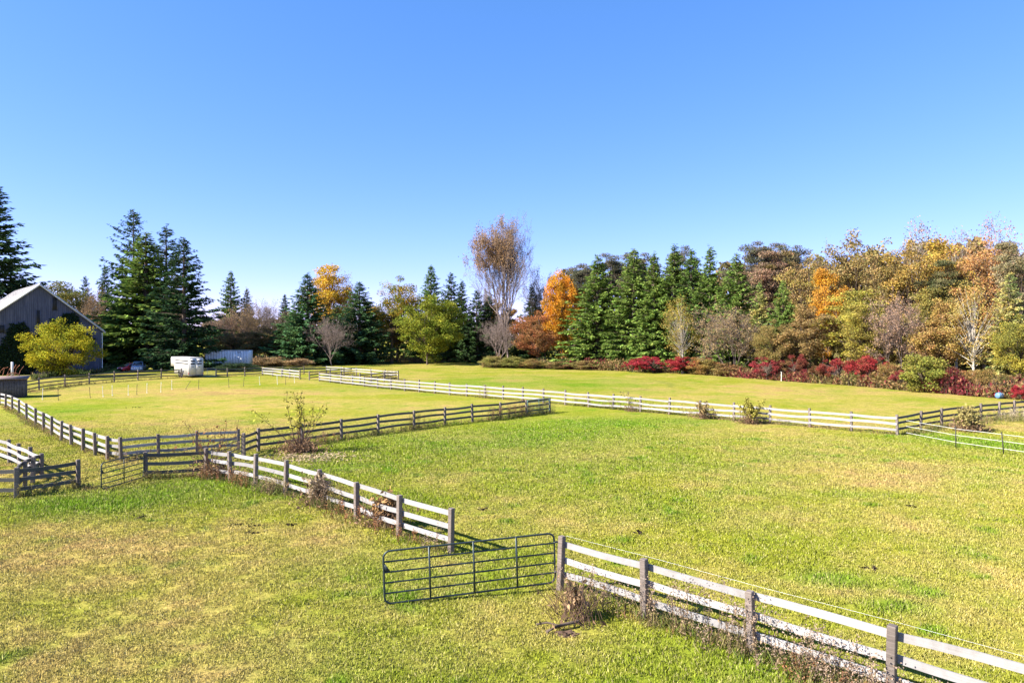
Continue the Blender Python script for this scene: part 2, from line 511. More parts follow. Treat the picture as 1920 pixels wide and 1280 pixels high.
POST_ME = {}
RAIL_ME = {}
def post_mesh(h, w, mat):
    k = (round(h, 2), w, mat.name)
    if k not in POST_ME: POST_ME[k] = chamfer_box('post', w, w, h + .05, .012, mat)
    return POST_ME[k]
def rail_mesh(mat, k):
    if (mat.name, k) not in RAIL_ME:
        bm = bmesh.new(); bmesh.ops.create_cube(bm, size=1)
        bmesh.ops.subdivide_edges(bm, edges=[e for e in bm.edges if abs(e.verts[0].co.x - e.verts[1].co.x) > .5], cuts=3)
        r = np.random.default_rng(100 + k)
        w1, w2 = r.normal(0, .010), r.normal(-.004, .012)
        for v in bm.verts:
            t = v.co.x * 2
            v.co.y = v.co.y * .036 + w1 * (1 - t * t)
            v.co.z = v.co.z * .145 + w2 * (1 - t * t) * 1.5
        me = bpy.data.meshes.new('rail'); bm.to_mesh(me); bm.free(); me.materials.append(mat)
        RAIL_ME[(mat.name, k)] = me
    return RAIL_ME[(mat.name, k)]

def fence(label, pts, side, mat=None, ph=1.34, rails=(.34, .72, 1.10), cat='fence', name='board_fence', posts=True, skip=(), first_post=True, last_post=True, wire=False, pw=.145):
    """pts world (x, y); side -1 = boards on the camera side of the posts, +1 = far side"""
    mat = mat or M_RAIL
    r = np.random.default_rng(len(label) * 7 + int(abs(pts[0][0]) * 13))
    o = thing(name, label, cat, (pts[0][0], pts[0][1], 0))
    ox, oy = pts[0]
    for i, (x, y) in enumerate(pts):
        if (i == 0 and not first_post) or (i == len(pts) - 1 and not last_post): continue
        a = pts[max(i - 1, 0)]; b = pts[min(i + 1, len(pts) - 1)]
        c = link('post', post_mesh(ph + round(r.normal(0, .03), 2), pw, M_POST), o, (x - ox, y - oy, -.06))
        c.rotation_euler = (r.normal(0, .018), r.normal(0, .018), math.atan2(b[1] - a[1], b[0] - a[0]))
    for i in range(len(pts) - 1):
        if i in skip: continue
        (ax, ay), (bx, by) = pts[i], pts[i + 1]
        L = math.hypot(bx - ax, by - ay); an = math.atan2(by - ay, bx - ax)
        nxv, nyv = -math.sin(an), math.cos(an)
        mx, my = (ax + bx) / 2, (ay + by) / 2
        if (nxv * mx + nyv * my) * side < 0: nxv, nyv = -nxv, -nyv
        off = pw / 2 + .02
        for z in rails:
            c = link('rail', rail_mesh(mat, r.integers(0, 6)), o)
            dz = r.normal(0, .012)
            c.location = (mx + nxv * off - ox, my + nyv * off - oy, z + dz)
            c.scale = (L - .006 + r.normal(0, .002), 1, 1)
            c.rotation_euler = (r.normal(0, .02), r.normal(0, .008), an)
    if wire:
        wpts = []
        for i, (x, y) in enumerate(pts):
            a = pts[max(i - 1, 0)]; b = pts[min(i + 1, len(pts) - 1)]
            an = math.atan2(b[1] - a[1], b[0] - a[0]); nxv, nyv = -math.sin(an), math.cos(an)
            if (nxv * x + nyv * y) * side < 0: nxv, nyv = -nxv, -nyv
            wpts.append((x + nxv * .24 - ox, y + nyv * .24 - oy, 1.27 + (.015 if i % 2 else 0)))
        w = MB(); tube(w, wpts, .003, 4); w.build('wire', M_LIGHTTUBE, o)
    return o

def gp(*uv): return [G(u, v) for u, v in uv]

# near white fence, right of the green gate
a0 = G(1050, 1105); a2 = G(1411, 1227)
dx, dy = (a2[0] - a0[0]) / 2, (a2[1] - a0[1]) / 2
near_pts = [(a0[0] + dx * i, a0[1] + dy * i) for i in range(6)]
fence('near white board fence running from the large green gate to the bottom right corner', near_pts, 1, wire=True)
fence('white board fence with dead plants on it, running from corner sapling towards the large gate',
      gp((386, 893), (431, 900), (478, 909), (535, 925), (598, 946), (668, 973), (748, 1004), (845, 1036)), 1, ph=1.3)
fence('short dark three board fence between the small green gate and the corner sapling', gp((273, 897), (384, 891)), -1, M_RAIL_SHADE, ph=1.2, rails=(.30, .66, 1.04), last_post=False)
fence('dark board fence at left edge ending at a lone post near the gateway', [(-24.9, 26.0), G(30, 933), G(146, 915)], 1, M_RAIL_SHADE, ph=1.2, rails=(.30, .66, 1.02))
fence('white board fence entering at left edge and bending back to a dark corner', gp((-40, 852), (-10, 858), (17, 868), (36, 877), (56, 886), (77, 897)), -1, ph=1.15, rails=(.32, .65, .98))
fence('short dark board fence joining the bent white fence to the dark corner post', gp((77, 897), (60, 905), (46, 912), (32, 929)), 1, M_RAIL_SHADE, ph=1.15, rails=(.32, .65, .98), first_post=False, last_post=False)
lp = gp((-16, 757), (-2, 760), (10, 763), (22, 768), (35, 775), (49, 786), (66, 797), (81, 806), (96, 815), (114, 826), (133, 834), (155, 844), (178, 853), (201, 861), (226, 864))
fence('long white board fence along the left side of the left paddock', lp, 1, ph=1.2, rails=(.30, .66, 1.02))
fence('grey weathered board fence closing the near end of the left paddock', gp((226, 864), (297, 856), (369, 850), (447, 845)), 1, ph=1.2, rails=(.30, .66, 1.02), first_post=False)
fence('short dark board fence between the narrow gate and the long dark fence', gp((457, 857), (484, 846)), 1, M_RAIL_SHADE, ph=1.25, rails=(.32, .68, 1.04), last_post=False)
fence('long dark board fence crossing mid field behind the leafy sapling', gp((484, 846), (566, 834), (640, 823), (709, 813), (776, 804), (834, 796), (886, 790), (938, 785), (987, 779), (1031, 773)), 1, M_RAIL_SHADE, ph=1.28)
fence('long white board fence running diagonally across the middle field', gp((1683, 816), (1597, 808), (1519, 801), (1444, 794), (1376, 788), (1313, 782), (1255, 777), (1201, 772), (1150, 767.5), (1104, 763), (1060, 759), (1019, 755), (980, 751.5), (943, 748.5), (909, 745.5), (875, 742.5), (843, 740), (815, 737.5), (786, 735), (759, 732.5), (733, 730), (708, 727.5), (683, 724.5), (661, 722), (639, 719.5), (619, 717), (599, 714.5)), -1, ph=1.36)
fence('dark board fence running to the right edge beside the round weedy bush', gp((1683, 816), (1727, 806.5), (1766, 799.5), (1805, 794), (1840, 789.5), (1873, 785.5), (1902, 782), (1932, 779)), 1, M_RAIL_SHADE, ph=1.34, first_post=False)
fence('grey board fence from the small shed along the barnyard to the livestock trailer', gp((34, 738), (73, 731), (121, 724), (167, 719.5), (214, 715.5), (258, 712), (302, 709.5), (340, 708)), 1, M_RAIL_SHADE, ph=1.5, rails=(.35, .8, 1.25))
fence('grey board fence right of the livestock trailer, by the white box trailer', gp((405, 707), (426, 706.5), (459, 705), (492, 703)), 1, M_RAIL_SHADE, ph=1.45, rails=(.35, .78, 1.2))
fence('short white board fence angling forward beside the lane', gp((492, 703), (511, 705), (528, 707), (543, 708.5), (562, 711)), -1, ph=1.45, first_post=False, rails=(.35, .78, 1.2))
fence('distant dark board fence behind the short white fence, along the lane', gp((495, 702), (530, 701.5), (570, 701), (612, 700)), 1, M_RAIL_SHADE, ph=1.4, first_post=False, rails=(.35, .78, 1.2))
fence('distant pale board fence running to the far end of the small pen', gp((612, 700), (640, 702.3), (668, 704.7), (696, 707.2), (722, 709.6), (747, 712)), -1, ph=1.4, rails=(.75, 1.15), first_post=False)
fence('dark board fence closing the small pen behind the long white fence', gp((675, 719.5), (696, 717.4), (720, 714.8), (745, 712.4)), 1, M_RAIL_SHADE, ph=1.4, rails=(.35, .75, 1.15), last_post=False)
fence('short dark board fence across the lane near the far gate', gp((580, 712.5), (619, 708), (645, 705.5), (667, 703.5)), 1, M_RAIL_SHADE, ph=1.4, rails=(.35, .75, 1.15), first_post=True, last_post=False)

# wire fence at right edge
wf = thing('wire_fence', 'three strand white wire fence on thin dark stakes at right edge', 'fence', (24.5, 43.2, 0))
ox, oy = 24.5, 43.2
sp = [(24.62, 42.6), G(1793, 838), G(1883, 851), (27.6, 33.2)]
for z in (.28, .68, 1.04):
    w = MB(); tube(w, [(p[0] - ox, p[1] - oy, z) for p in sp], .008, 5); w.build('wire', M_WIRE, wf)
for p in sp[1:]:
    w = MB(); w.box((-.02, -.02, 0), (.02, .02, 1.2)); w.box((-.035, -.035, 1.2), (.035, .035, 1.23))
    c = w.build('stake', M_STEEL, wf, loc=(p[0] - ox, p[1] - oy, -.05)); c.rotation_euler = (0, rng.normal(0, .05) - .05, 0)

# step-in posts in left paddock
stk = [(79, 750, 1), (109, 751, 0), (169, 747, 0), (193, 745, 1), (210, 743, 1), (240, 742, 1), (256, 741, 0), (275, 738, 1), (301, 736, 1), (322, 731, 1), (347, 730, 2), (372, 730, 0), (429, 727, 0), (456, 725, 0), (487, 722, 1), (520, 721, 1), (535, 721, 0), (552, 718, 1)]
ORD = ['first', 'second', 'third', 'fourth', 'fifth', 'sixth', 'seventh', 'eighth', 'ninth', 'tenth', 'eleventh', 'twelfth']
cnt = [0, 0, 0]
for (u, v, kd) in stk:
    x, y = G(u, v)
    nm = ['dark', 'white', 'dark'][kd]
    k = 1 if kd == 1 else 0
    if kd == 2: lab = 'dark step-in fence stake leaning steeply to the right in the left paddock'
    else:
        lab = '%s thin %s step-in stake from the left, upright in the left paddock' % (ORD[cnt[k]], nm); cnt[k] += 1
    t = thing('fence_stake', lab, 'stake', (x, y, 0), 0, 'thin stakes in the left paddock')
    w = MB(); tube(w, [(0, 0, -.1), (0, 0, .6), (0, 0, 1.2)], .022 if k else .024, 6); w.build('shaft', M_STAKE if k else M_STEEL, t)
    w = MB(); w.box((-.012, -.06, .12), (.1, .06, .14)); w.build('foot_peg', M_STAKE if k else M_STEEL, t)
    w = MB(); w.box((-.01, -.03, 1.05), (.07, .03, 1.08)); w.build('clip', M_STAKE if k else M_STEEL, t)
    t.rotation_euler = (rng.normal(0, .05), (.55 if kd == 2 else rng.normal(0, .05)), 0)

# ------------------------------------------------------------------ tube gates
def rounded(L, H, r, z0, k=5):
    pts = []
    for cx, cz, a0 in ((L - r, z0 + H - r, 0), (r, z0 + H - r, 90), (r, z0 + r, 180), (L - r, z0 + r, 270)):
        for j in range(k + 1):
            a = math.radians(a0 + 90 * j / k); pts.append((cx + r * math.cos(a), 0, cz + r * math.sin(a)))
    return pts
def tube_gate(label, p, q, H, nbars, stays, z0=.12, r=.024, mat=None, tilt=0., latch=True):
    mat = mat or M_TUBE
    L = math.hypot(q[0] - p[0], q[1] - p[1])
    t = thing('tube_gate', label, 'gate', (p[0], p[1], 0), math.atan2(q[1] - p[1], q[0] - p[0]))
    t.rotation_euler[1] = tilt
    w = MB(); tube(w, rounded(L, H, min(.16, H * .14), z0), r, 8, closed=True); w.build('frame', mat, t, True)
    for i in range(1, nbars - 1):
        z = z0 + H * i / (nbars - 1)
        w = MB(); tube(w, [(.01, 0, z), (L / 2, 0, z - .004), (L - .01, 0, z)], r * .85, 8); w.build('bar', mat, t, True)
    for f in stays:
        w = MB(); w.box((L * f - .022, -r - .010, z0 - .01), (L * f + .022, -r + .004, z0 + H + .01)); w.build('stay', mat, t)
    if latch:
        w = MB(); w.add([(0.02, -.012, z0 + H * .62), (.17, -.012, z0 + H * .6 - .02), (.02, -.012, z0 + H * .78), (.02, .012, z0 + H * .62), (.17, .012, z0 + H * .6 - .02), (.02, .012, z0 + H * .78)],
                        [(0, 1, 2), (3, 5, 4), (0, 2, 5), (0, 5, 3), (0, 3, 4), (0, 4, 1), (1, 4, 5), (1, 5, 2)]); w.build('latch_plate', mat, t)
    for z in (z0 + H * .2, z0 + H * .8):
        w = MB(); w.box((L - .02, -.03, z), (L + .10, .03, z + .03)); w.build('hinge', mat, t)
    return t
tube_gate('large dark green tube gate standing open in the foreground', G(721, 1137), (near_pts[0][0] - .11, near_pts[0][1] + .02), 1.22, 6, (.255, .51, .765), .05, tilt=-.028)
tube_gate('small dark green tube gate standing ajar by the dark fence at left', G(189, 922), (G(273, 897)[0] - .03, G(273, 897)[1] - .12), 1.05, 6, (.5,), .1)
tube_gate('narrow dark tube gate half hidden behind the bare corner sapling', G(396, 884), (G(457, 857)[0] - .12, G(457, 857)[1]), 1.05, 6, (.5,), .12)
tube_gate('pale galvanised gate in front of the livestock trailer', G(372, 707.5), (G(340, 708)[0] + .1, G(340, 708)[1]), 1.2, 5, (.5,), .2, mat=M_LIGHTTUBE, r=.03)
tube_gate('pale galvanised gate right of the livestock trailer', G(373, 707.4), (G(405, 707)[0] - .1, G(405, 707)[1]), 1.2, 5, (.5,), .2, mat=M_LIGHTTUBE, r=.03)
tube_gate('pale teal tube gate at the far end of the long dark fence', G(989, 779.5), (G(1031, 773)[0] - .05, G(1031, 773)[1] - .2), 1.1, 6, (.5,), .15, mat=simple('teal_gate_steel', (.12, .26, .24), .5, .2, .2, 5), r=.02)

# ------------------------------------------------------------------ barn
def barn():
    c = (-74.6, 124.0)
    t = thing('barn', 'large weathered grey barn with pale metal gable roof behind the yellow tree', 'barn', (c[0], c[1], 0), math.atan2(-.69, -.72))
    # local x along the gable, local -y is away from the gable (ridge runs to -y)
    W, A, E, Ln = 18.7, 15.3, 7.6, 26.0
    m, nt, out = new_mat('barn_boards')
    p = N(nt, 'ShaderNodeBsdfPrincipled', Roughness=.85)
    tc = nt.nodes.new('ShaderNodeTexCoord')
    wv = nt.nodes.new('ShaderNodeTexWave'); wv.inputs['Scale'].default_value = 1.05; wv.inputs['Distortion'].default_value = .4
    nt.links.new(tc.outputs['Object'], wv.inputs['Vector'])
    mp = nt.nodes.new('ShaderNodeMapping'); mp.inputs['Scale'].default_value = (3.5, 3.5, .35); nt.links.new(tc.outputs['Object'], mp.inputs[0])
    f = noise(nt, mp.outputs[0], 1., 5, .7)
    col = ramp(nt, f, [(.25, (.032, .036, .058)), (.5, (.072, .078, .115)), (.75, (.13, .13, .175))])
    col = mixrgb(nt, col, ramp(nt, wv.outputs['Fac'], [(.0, (.55, .55, .55)), (.2, (1, 1, 1))]), 1., 'MULTIPLY')
    nt.links.new(col, p.inputs['Base Color']); nt.links.new(p.outputs[0], out.inputs[0])
    sgn = 1
    w = MB()
    w.add([(0, 0, 0), (W, 0, 0), (W, 0, E), (W / 2, 0, A), (0, 0, E)], [(0, 1, 2), (0, 2, 4), (4, 2, 3)])
    w.build('gable_wall', m, t)
    for x, nme in ((0, 'side_wall'), (W, 'side_wall')):
        w = MB(); w.box((x - .1 if x else .0, -Ln, 0), (x if x else .1, -.02, E)); w.build(nme, m, t)
    w = MB(); w.add([(0, -Ln, 0), (W, -Ln, 0), (W, -Ln, E), (W / 2, -Ln, A), (0, -Ln, E)], [(0, 2, 1), (0, 4, 2), (4, 3, 2)]); w.build('rear_wall', m, t)
    rm = simple('pale_metal_roof', (.42, .40, .39), .5, .2, .22, .5)
    ov = .5; sl = (A - E) / (W / 2)
    for sd in (-1, 1):
        x0, x1 = W / 2, W / 2 + sd * (W / 2 + ov)
        z0, z1 = A + .12, A + .12 - sl * (W / 2 + ov)
        w = MB(); y0, y1 = ov, -Ln - ov
        w.add([(x0, y0, z0), (x1, y0, z1), (x1, y1, z1), (x0, y1, z0), (x0, y0, z0 + .1), (x1, y0, z1 + .1), (x1, y1, z1 + .1), (x0, y1, z0 + .1)],
              [(0, 1, 2, 3), (7, 6, 5, 4), (0, 4, 5, 1), (1, 5, 6, 2), (2, 6, 7, 3)])
        ro = w.build('roof', rm, t)
        w = MB()
        for k in range(0, 28):
            yy = ov - .05 - k * .98
            w.add([(x0, yy, z0 + .1), (x1, yy, z1 + .1), (x1, yy - .07, z1 + .1), (x0, yy - .07, z0 + .1), (x0, yy, z0 + .15), (x1, yy, z1 + .15), (x1, yy - .07, z1 + .15), (x0, yy - .07, z0 + .15)],
                  [(7, 6, 5, 4), (0, 4, 5, 1), (3, 2, 6, 7), (1, 5, 6, 2)])
        s = w.build('seam', rm, ro); s['kind'] = 'stuff'
        w = MB()
        w.add([(x0, y0 + .01, z0 - .28), (x1, y0 + .01, z1 - .28), (x1, y0 + .01, z1 + .1), (x0, y0 + .01, z0 + .1), (x0, y0 + .06, z0 - .28), (x1, y0 + .06, z1 - .28), (x1, y0 + .06, z1 + .1), (x0, y0 + .06, z0 + .1)],
              [(0, 1, 2, 3), (7, 6, 5, 4), (0, 4, 5, 1), (3, 2, 6, 7), (1, 5, 6, 2)])
        w.build('rake_board', simple('rake_board_paint', (.6, .58, .57), .7), t)
    # vent slots in the gable
    def slot(x0, x1, z0, z1):
        w = MB(); w.box((x0, .0, z0), (x1, .035, z1)); o = w.build('vent_opening', M_DARK, t)
        w = MB()
        for a, b, cc, d in ((x0 - .1, x0, z0 - .1, z1 + .1), (x1, x1 + .1, z0 - .1, z1 + .1)): w.box((a, .0, cc), (b, .06, d))
        w.box((x0, .0, z1), (x1, .06, z1 + .1)); w.box((x0, .0, z0 - .1), (x1, .06, z0)); w.build('frame', m, o)
    r = np.random.default_rng(55); b = MB()
    for (cx, cz, rx, rz_, n) in ((12.6, 3.0, 3.2, 4.0, 4200), (12.4, 6.8, 1.8, 2.2, 1300), (9.6, 4.0, 2.6, 3.4, 3000), (14.8, 1.5, 3.0, 1.6, 1300), (6.2, 6.5, 2.6, 3.6, 2600), (5.0, 9.2, 1.6, 1.6, 900), (7.5, 3.0, 3.0, 3.0, 2000), (2.5, 5.5, 1.5, 1.6, 700)):
        a = r.random(n) * 2 * PI; q = np.sqrt(r.random(n)) * (.75 + .35 * vnoise(a * 3, a * 0, 4))
        px = cx + rx * q * np.cos(a); pz = np.abs(cz + rz_ * q * np.sin(a))
        P = np.stack([px, .06 + .5 * r.random(n) * (1 - q * .7), pz], 1); d = nrm(rand_unit(r, n) + np.array((0, .5, -.6))); sd_ = nrm(np.cross(d, rand_unit(r, n)))
        L = .2 + .2 * r.random(n); b.kites(P, d, sd_, L, L * .8, np.array((.035, .06, .028)) * (.5 + .9 * r.random((n, 1))))
    b.build('creeper', M_BRUSH, t)
    slot(9.3, 9.75, 8.6, 10.9); slot(6.8, 7.4, 11.0, 13.2); slot(14.2, 14.9, 7.0, 8.3)
    w = MB(); tube(w, [(-.12, .12, E - .5), (-.12, .12, 4), (-.12, .12, .4), (-.35, .3, .15)], .07, 6); w.build('downpipe', simple('gutter_white', (.7, .7, .7), .5), t)
    w = MB(); w.box((-.62, -Ln, E - .52), (-.46, .45, E - .38)); w.build('gutter', simple('gutter_paint', (.7, .7, .7), .5), t)
    return t
barn()

# small shed
def shed():
    p = G(1, 746); t = thing('shed', 'low dark wooden shed with flat roof at left edge', 'shed', (p[0], p[1], 0), math.radians(31))
    m = simple('shed_boards', (.10, .085, .08), .9, 0, .4, 3, .3)
    for i in range(18):
        w = MB(); x = -2.05 + i * .228; w.box((x, -.02 - .012 * (i % 2), 0), (x + .222, .02, 1.85)); w.build('board', m, t)
    for i in range(10):
        w = MB(); y = .03 + i * .228; w.box((2.03, y, 0), (2.06 + .012 * (i % 2), y + .222, 1.82)); w.build('board', m, t)
    w = MB(); w.box((-2.05, .03, 0), (2.02, 2.3, 1.8)); w.build('inner_wall', m, t)
    w = MB(); w.add([(-2.3, -.3, 1.88), (2.3, -.3, 1.88), (2.3, 2.6, 2.05), (-2.3, 2.6, 2.05), (-2.3, -.3, 1.98), (2.3, -.3, 1.98), (2.3, 2.6, 2.15), (-2.3, 2.6, 2.15)],
                    [(3, 2, 1, 0), (4, 5, 6, 7), (0, 1, 5, 4), (1, 2, 6, 5), (2, 3, 7, 6), (3, 0, 4, 7)]); w.build('roof', simple('brown_roofing', (.19, .13, .11), .8, 0, .25, 2), t)
shed()

# rusty machinery behind the shed
def machine():
    p = G(6, 721); t = thing('farm_machine', 'rusty old farm implement behind the low shed', 'implement', (p[0], p[1], 0), .3)
    w = MB(); w.box((-2.2, -.1, .9), (2.2, .1, 1.15)); w.box((-1.9, -.7, .95), (-1.7, .7, 1.1)); w.box((1.5, -.7, .95), (1.7, .7, 1.1)); w.build('frame', M_RUST, t)
    for x, r in ((-1.6, .8), (1.4, .8), (0.2, .55)):
        w = MB(); ring = [(x + r * math.cos(a), -.75, r + r * math.sin(a)) for a in np.linspace(0, 2 * PI, 20, endpoint=False)]
        tube(w, ring, .05, 6, closed=True); wh = w.build('wheel', M_RUST, t)
        w = MB()
        for a in np.linspace(0, PI, 5, endpoint=False): tube(w, [(x - r * math.cos(a), -.75, r - r * math.sin(a)), (x, -.75, r), (x + r * math.cos(a), -.75, r + r * math.sin(a))], .02, 5)
        w.build('spokes', M_RUST, wh)
    for i in range(9):
        w = MB(); x = -2 + i * .45; tube(w, [(x, .3, 1.1), (x + .1, .7, 1.9 + .25 * math.sin(i * 2)), (x + .35, 1.1, 2.4 + .2 * math.cos(i))], .035, 5); w.build('tine', M_RUST, t)
    w = MB(); w.box((.9, -.12, 1.15), (1.12, .12, 3.0)); w.build('upright', simple('chalky_paint', (.62, .6, .58), .7), t)
machine()

# ------------------------------------------------------------------ trailers and vehicles
def wheel(mb_parent, x, y, r, wd, name='wheel'):
    """axis along local x"""
    w = MB()
    k = 18; V = []
    prof = [(-wd / 2, r * .62), (-wd / 2, r * .93), (-wd * .32, r), (wd * .32, r), (wd / 2, r * .93), (wd / 2, r * .62)]
    for a in np.linspace(0, 2 * PI, k, endpoint=False):
        for px, pr in prof: V.append((px, pr * math.cos(a), pr * math.sin(a)))
    F = []; q = len(prof)
    for i in range(k):
        for j in range(q - 1):
            F.append((i * q + j, i * q + j + 1, ((i + 1) % k) * q + j + 1, ((i + 1) % k) * q + j))
    w.add(V, F); o = w.build(name, M_BLACK, mb_parent, True, (x, y, r))
    w = MB(); V = [(s * wd * .42, 0, 0) for s in (-1, 1)]
    for s in (-1, 1):
        for a in np.linspace(0, 2 * PI, k, endpoint=False): V.append((s * wd * .35, r * .63 * math.cos(a), r * .63 * math.sin(a)))
    F = [(0, 2 + (i + 1) % k, 2 + i) for i in range(k)] + [(1, 2 + k + i, 2 + k + (i + 1) % k) for i in range(k)]
    w.add(V, F); w.build('rim', M_CHROME, o)
    return o

def horse_trailer():
    p = G(367.5, 708); t = thing('livestock_trailer', 'white gooseneck livestock trailer parked behind the gate', 'trailer', (p[0], p[1], 0), math.atan2(-.67, .745) * -1 if False else math.atan2(.67, .745))
    # local: rear at y = 0, body runs to +y
    W, L, H, z0 = 2.15, 7.4, 2.75, .38
    def shell(x0, x1, y0, y1, za, zb, r, name, mat):
        w = MB(); pr = [(x0, za), (x1, za), (x1, zb - r)]
        for a in np.linspace(0, PI / 2, 5)[1:]: pr.append((x1 - r + r * math.cos(a), zb - r + r * math.sin(a)))
        for a in np.linspace(PI / 2, PI, 5): pr.append((x0 + r + r * math.cos(a), zb - r + r * math.sin(a)))
        n = len(pr); V = [(x, y0, z) for x, z in pr] + [(x, y1, z) for x, z in pr]
        w.add(V, [(i, (i + 1) % n, n + (i + 1) % n, n + i) for i in range(n)])
        w.add([(x, y0, z) for x, z in pr] + [((x0 + x1) / 2, y0, (za + zb) / 2)], [(i, (i + 1) % n, n) for i in range(n)])
        w.add([(x, y1, z) for x, z in pr] + [((x0 + x1) / 2, y1, (za + zb) / 2)], [((i + 1) % n, i, n) for i in range(n)])
        return w.build(name, mat, t)
    shell(-W / 2, W / 2, 0, L, z0, z0 + H, .22, 'body', M_WHITE)
    shell(-W / 2 + .05, W / 2 - .05, L, L + 2.0, z0 + 1.2, z0 + H - .03, .22, 'gooseneck', M_WHITE)
    w = MB(); tube(w, [(0, L + 1.7, z0 + 1.25), (0, L + 1.7, .55)], .07, 8); tube(w, [(.5, L + 1.2, z0 + 1.2), (.5, L + 1.2, 0)], .05, 6); w.build('hitch', M_STEEL, t)
    for sd in (-1, 1):
        x = sd * W / 2
        for z in (z0 + 1.72, z0 + 2.15):
            w = MB(); a, b = (x - .01, x + .012) if sd > 0 else (x - .012, x + .01)
            w.box((a, .35, z), (b, L - .5, z + .17)); w.build('slat_opening', M_DARK, t)
        w = MB()
        a, b = (x, x + .24) if sd > 0 else (x - .24, x)
        w.box((a, 2.6, 1.0), (b, 4.7, 1.06)); w.box((a, 2.5, .72), (b, 2.6, 1.06)); w.box((a, 4.7, .72), (b, 4.8, 1.06)); w.build('fender', M_LIGHTTUBE, t)
        for y in (3.1, 4.15): wheel(t, x + sd * .13, y, .38, .2)
    for k, sx in enumerate((-1, 1)):
        w = MB(); x0, x1 = (-W / 2 + .08, -.015) if sx < 0 else (.015, W / 2 - .08)
        w.box((x0, -.05, z0 + .08), (x1, 0.004, z0 + H - .14)); d = w.build('rear_door', M_WHITE, t)
        for z in (z0 + 1.7, z0 + 2.12):
            w = MB(); w.box((x0 + .16, -.058, z), (x1 - .16, -.045, z + .2)); w.build('slat_opening', M_DARK, d)
        w = MB(); w.box(((x0 + x1) / 2 - .12, -.085, z0 + 1.3), ((x0 + x1) / 2 + .12, -.05, z0 + 1.35)); w.build('handle', M_STEEL, d)
        w = MB(); w.box((sx * W / 2 - .06, -.04, z0 + .2), (sx * W / 2 + .03, .02, z0 + .4)); w.build('tail_lamp', M_RED, t)
    w = MB(); w.box((-W / 2, -.12, z0 - .12), (W / 2, 0, z0 + .05)); w.build('bumper', M_STEEL, t)
horse_trailer()

def box_trailer():
    p = G(384, 693); q = G(458, 691)
    L = 8.3; t = thing('box_trailer', 'long white box trailer in the shade of the spruces', 'trailer', (p[0], p[1], 0), math.radians(4))
    H, z0, W = 3.0, .75, 2.5
    w = MB(); w.box((0, 0, z0), (L, W, z0 + H)); w.build('body', M_SHEET, t)
    for i in range(16):
        w = MB(); x = .03 + i * .515; w.box((x, -.018, z0 + .12), (x + .505, 0.004, z0 + H - .12)); w.build('panel', M_SHEET, t)
    for z in (z0, z0 + H - .1):
        w = MB(); w.box((-.02, -.04, z), (L + .02, .02, z + .1)); w.build('side_rail', M_LIGHTTUBE, t)
    w = MB(); w.box((-.03, .05, z0 + .05), (0.004, W - .05, z0 + H - .05)); w.build('rear_door', simple('dark_door', (.08, .08, .09), .6), t)
    w = MB(); w.box((L - 2.2, -.05, z0 + H - .42), (L - 1.5, -.015, z0 + H - .32)); w.build('side_marker', M_DARK, t)
    for x in (1.4, 2.5):
        for y in (.2, W - .2):
            o = wheel(t, x, y, .5, .28); o.rotation_euler = (0, 0, PI / 2)
    for y in (.4, W - .4):
        w = MB(); w.box((L - 1.6, y - .07, 0), (L - 1.45, y + .07, z0)); w.build('landing_leg', M_STEEL, t)
box_trailer()

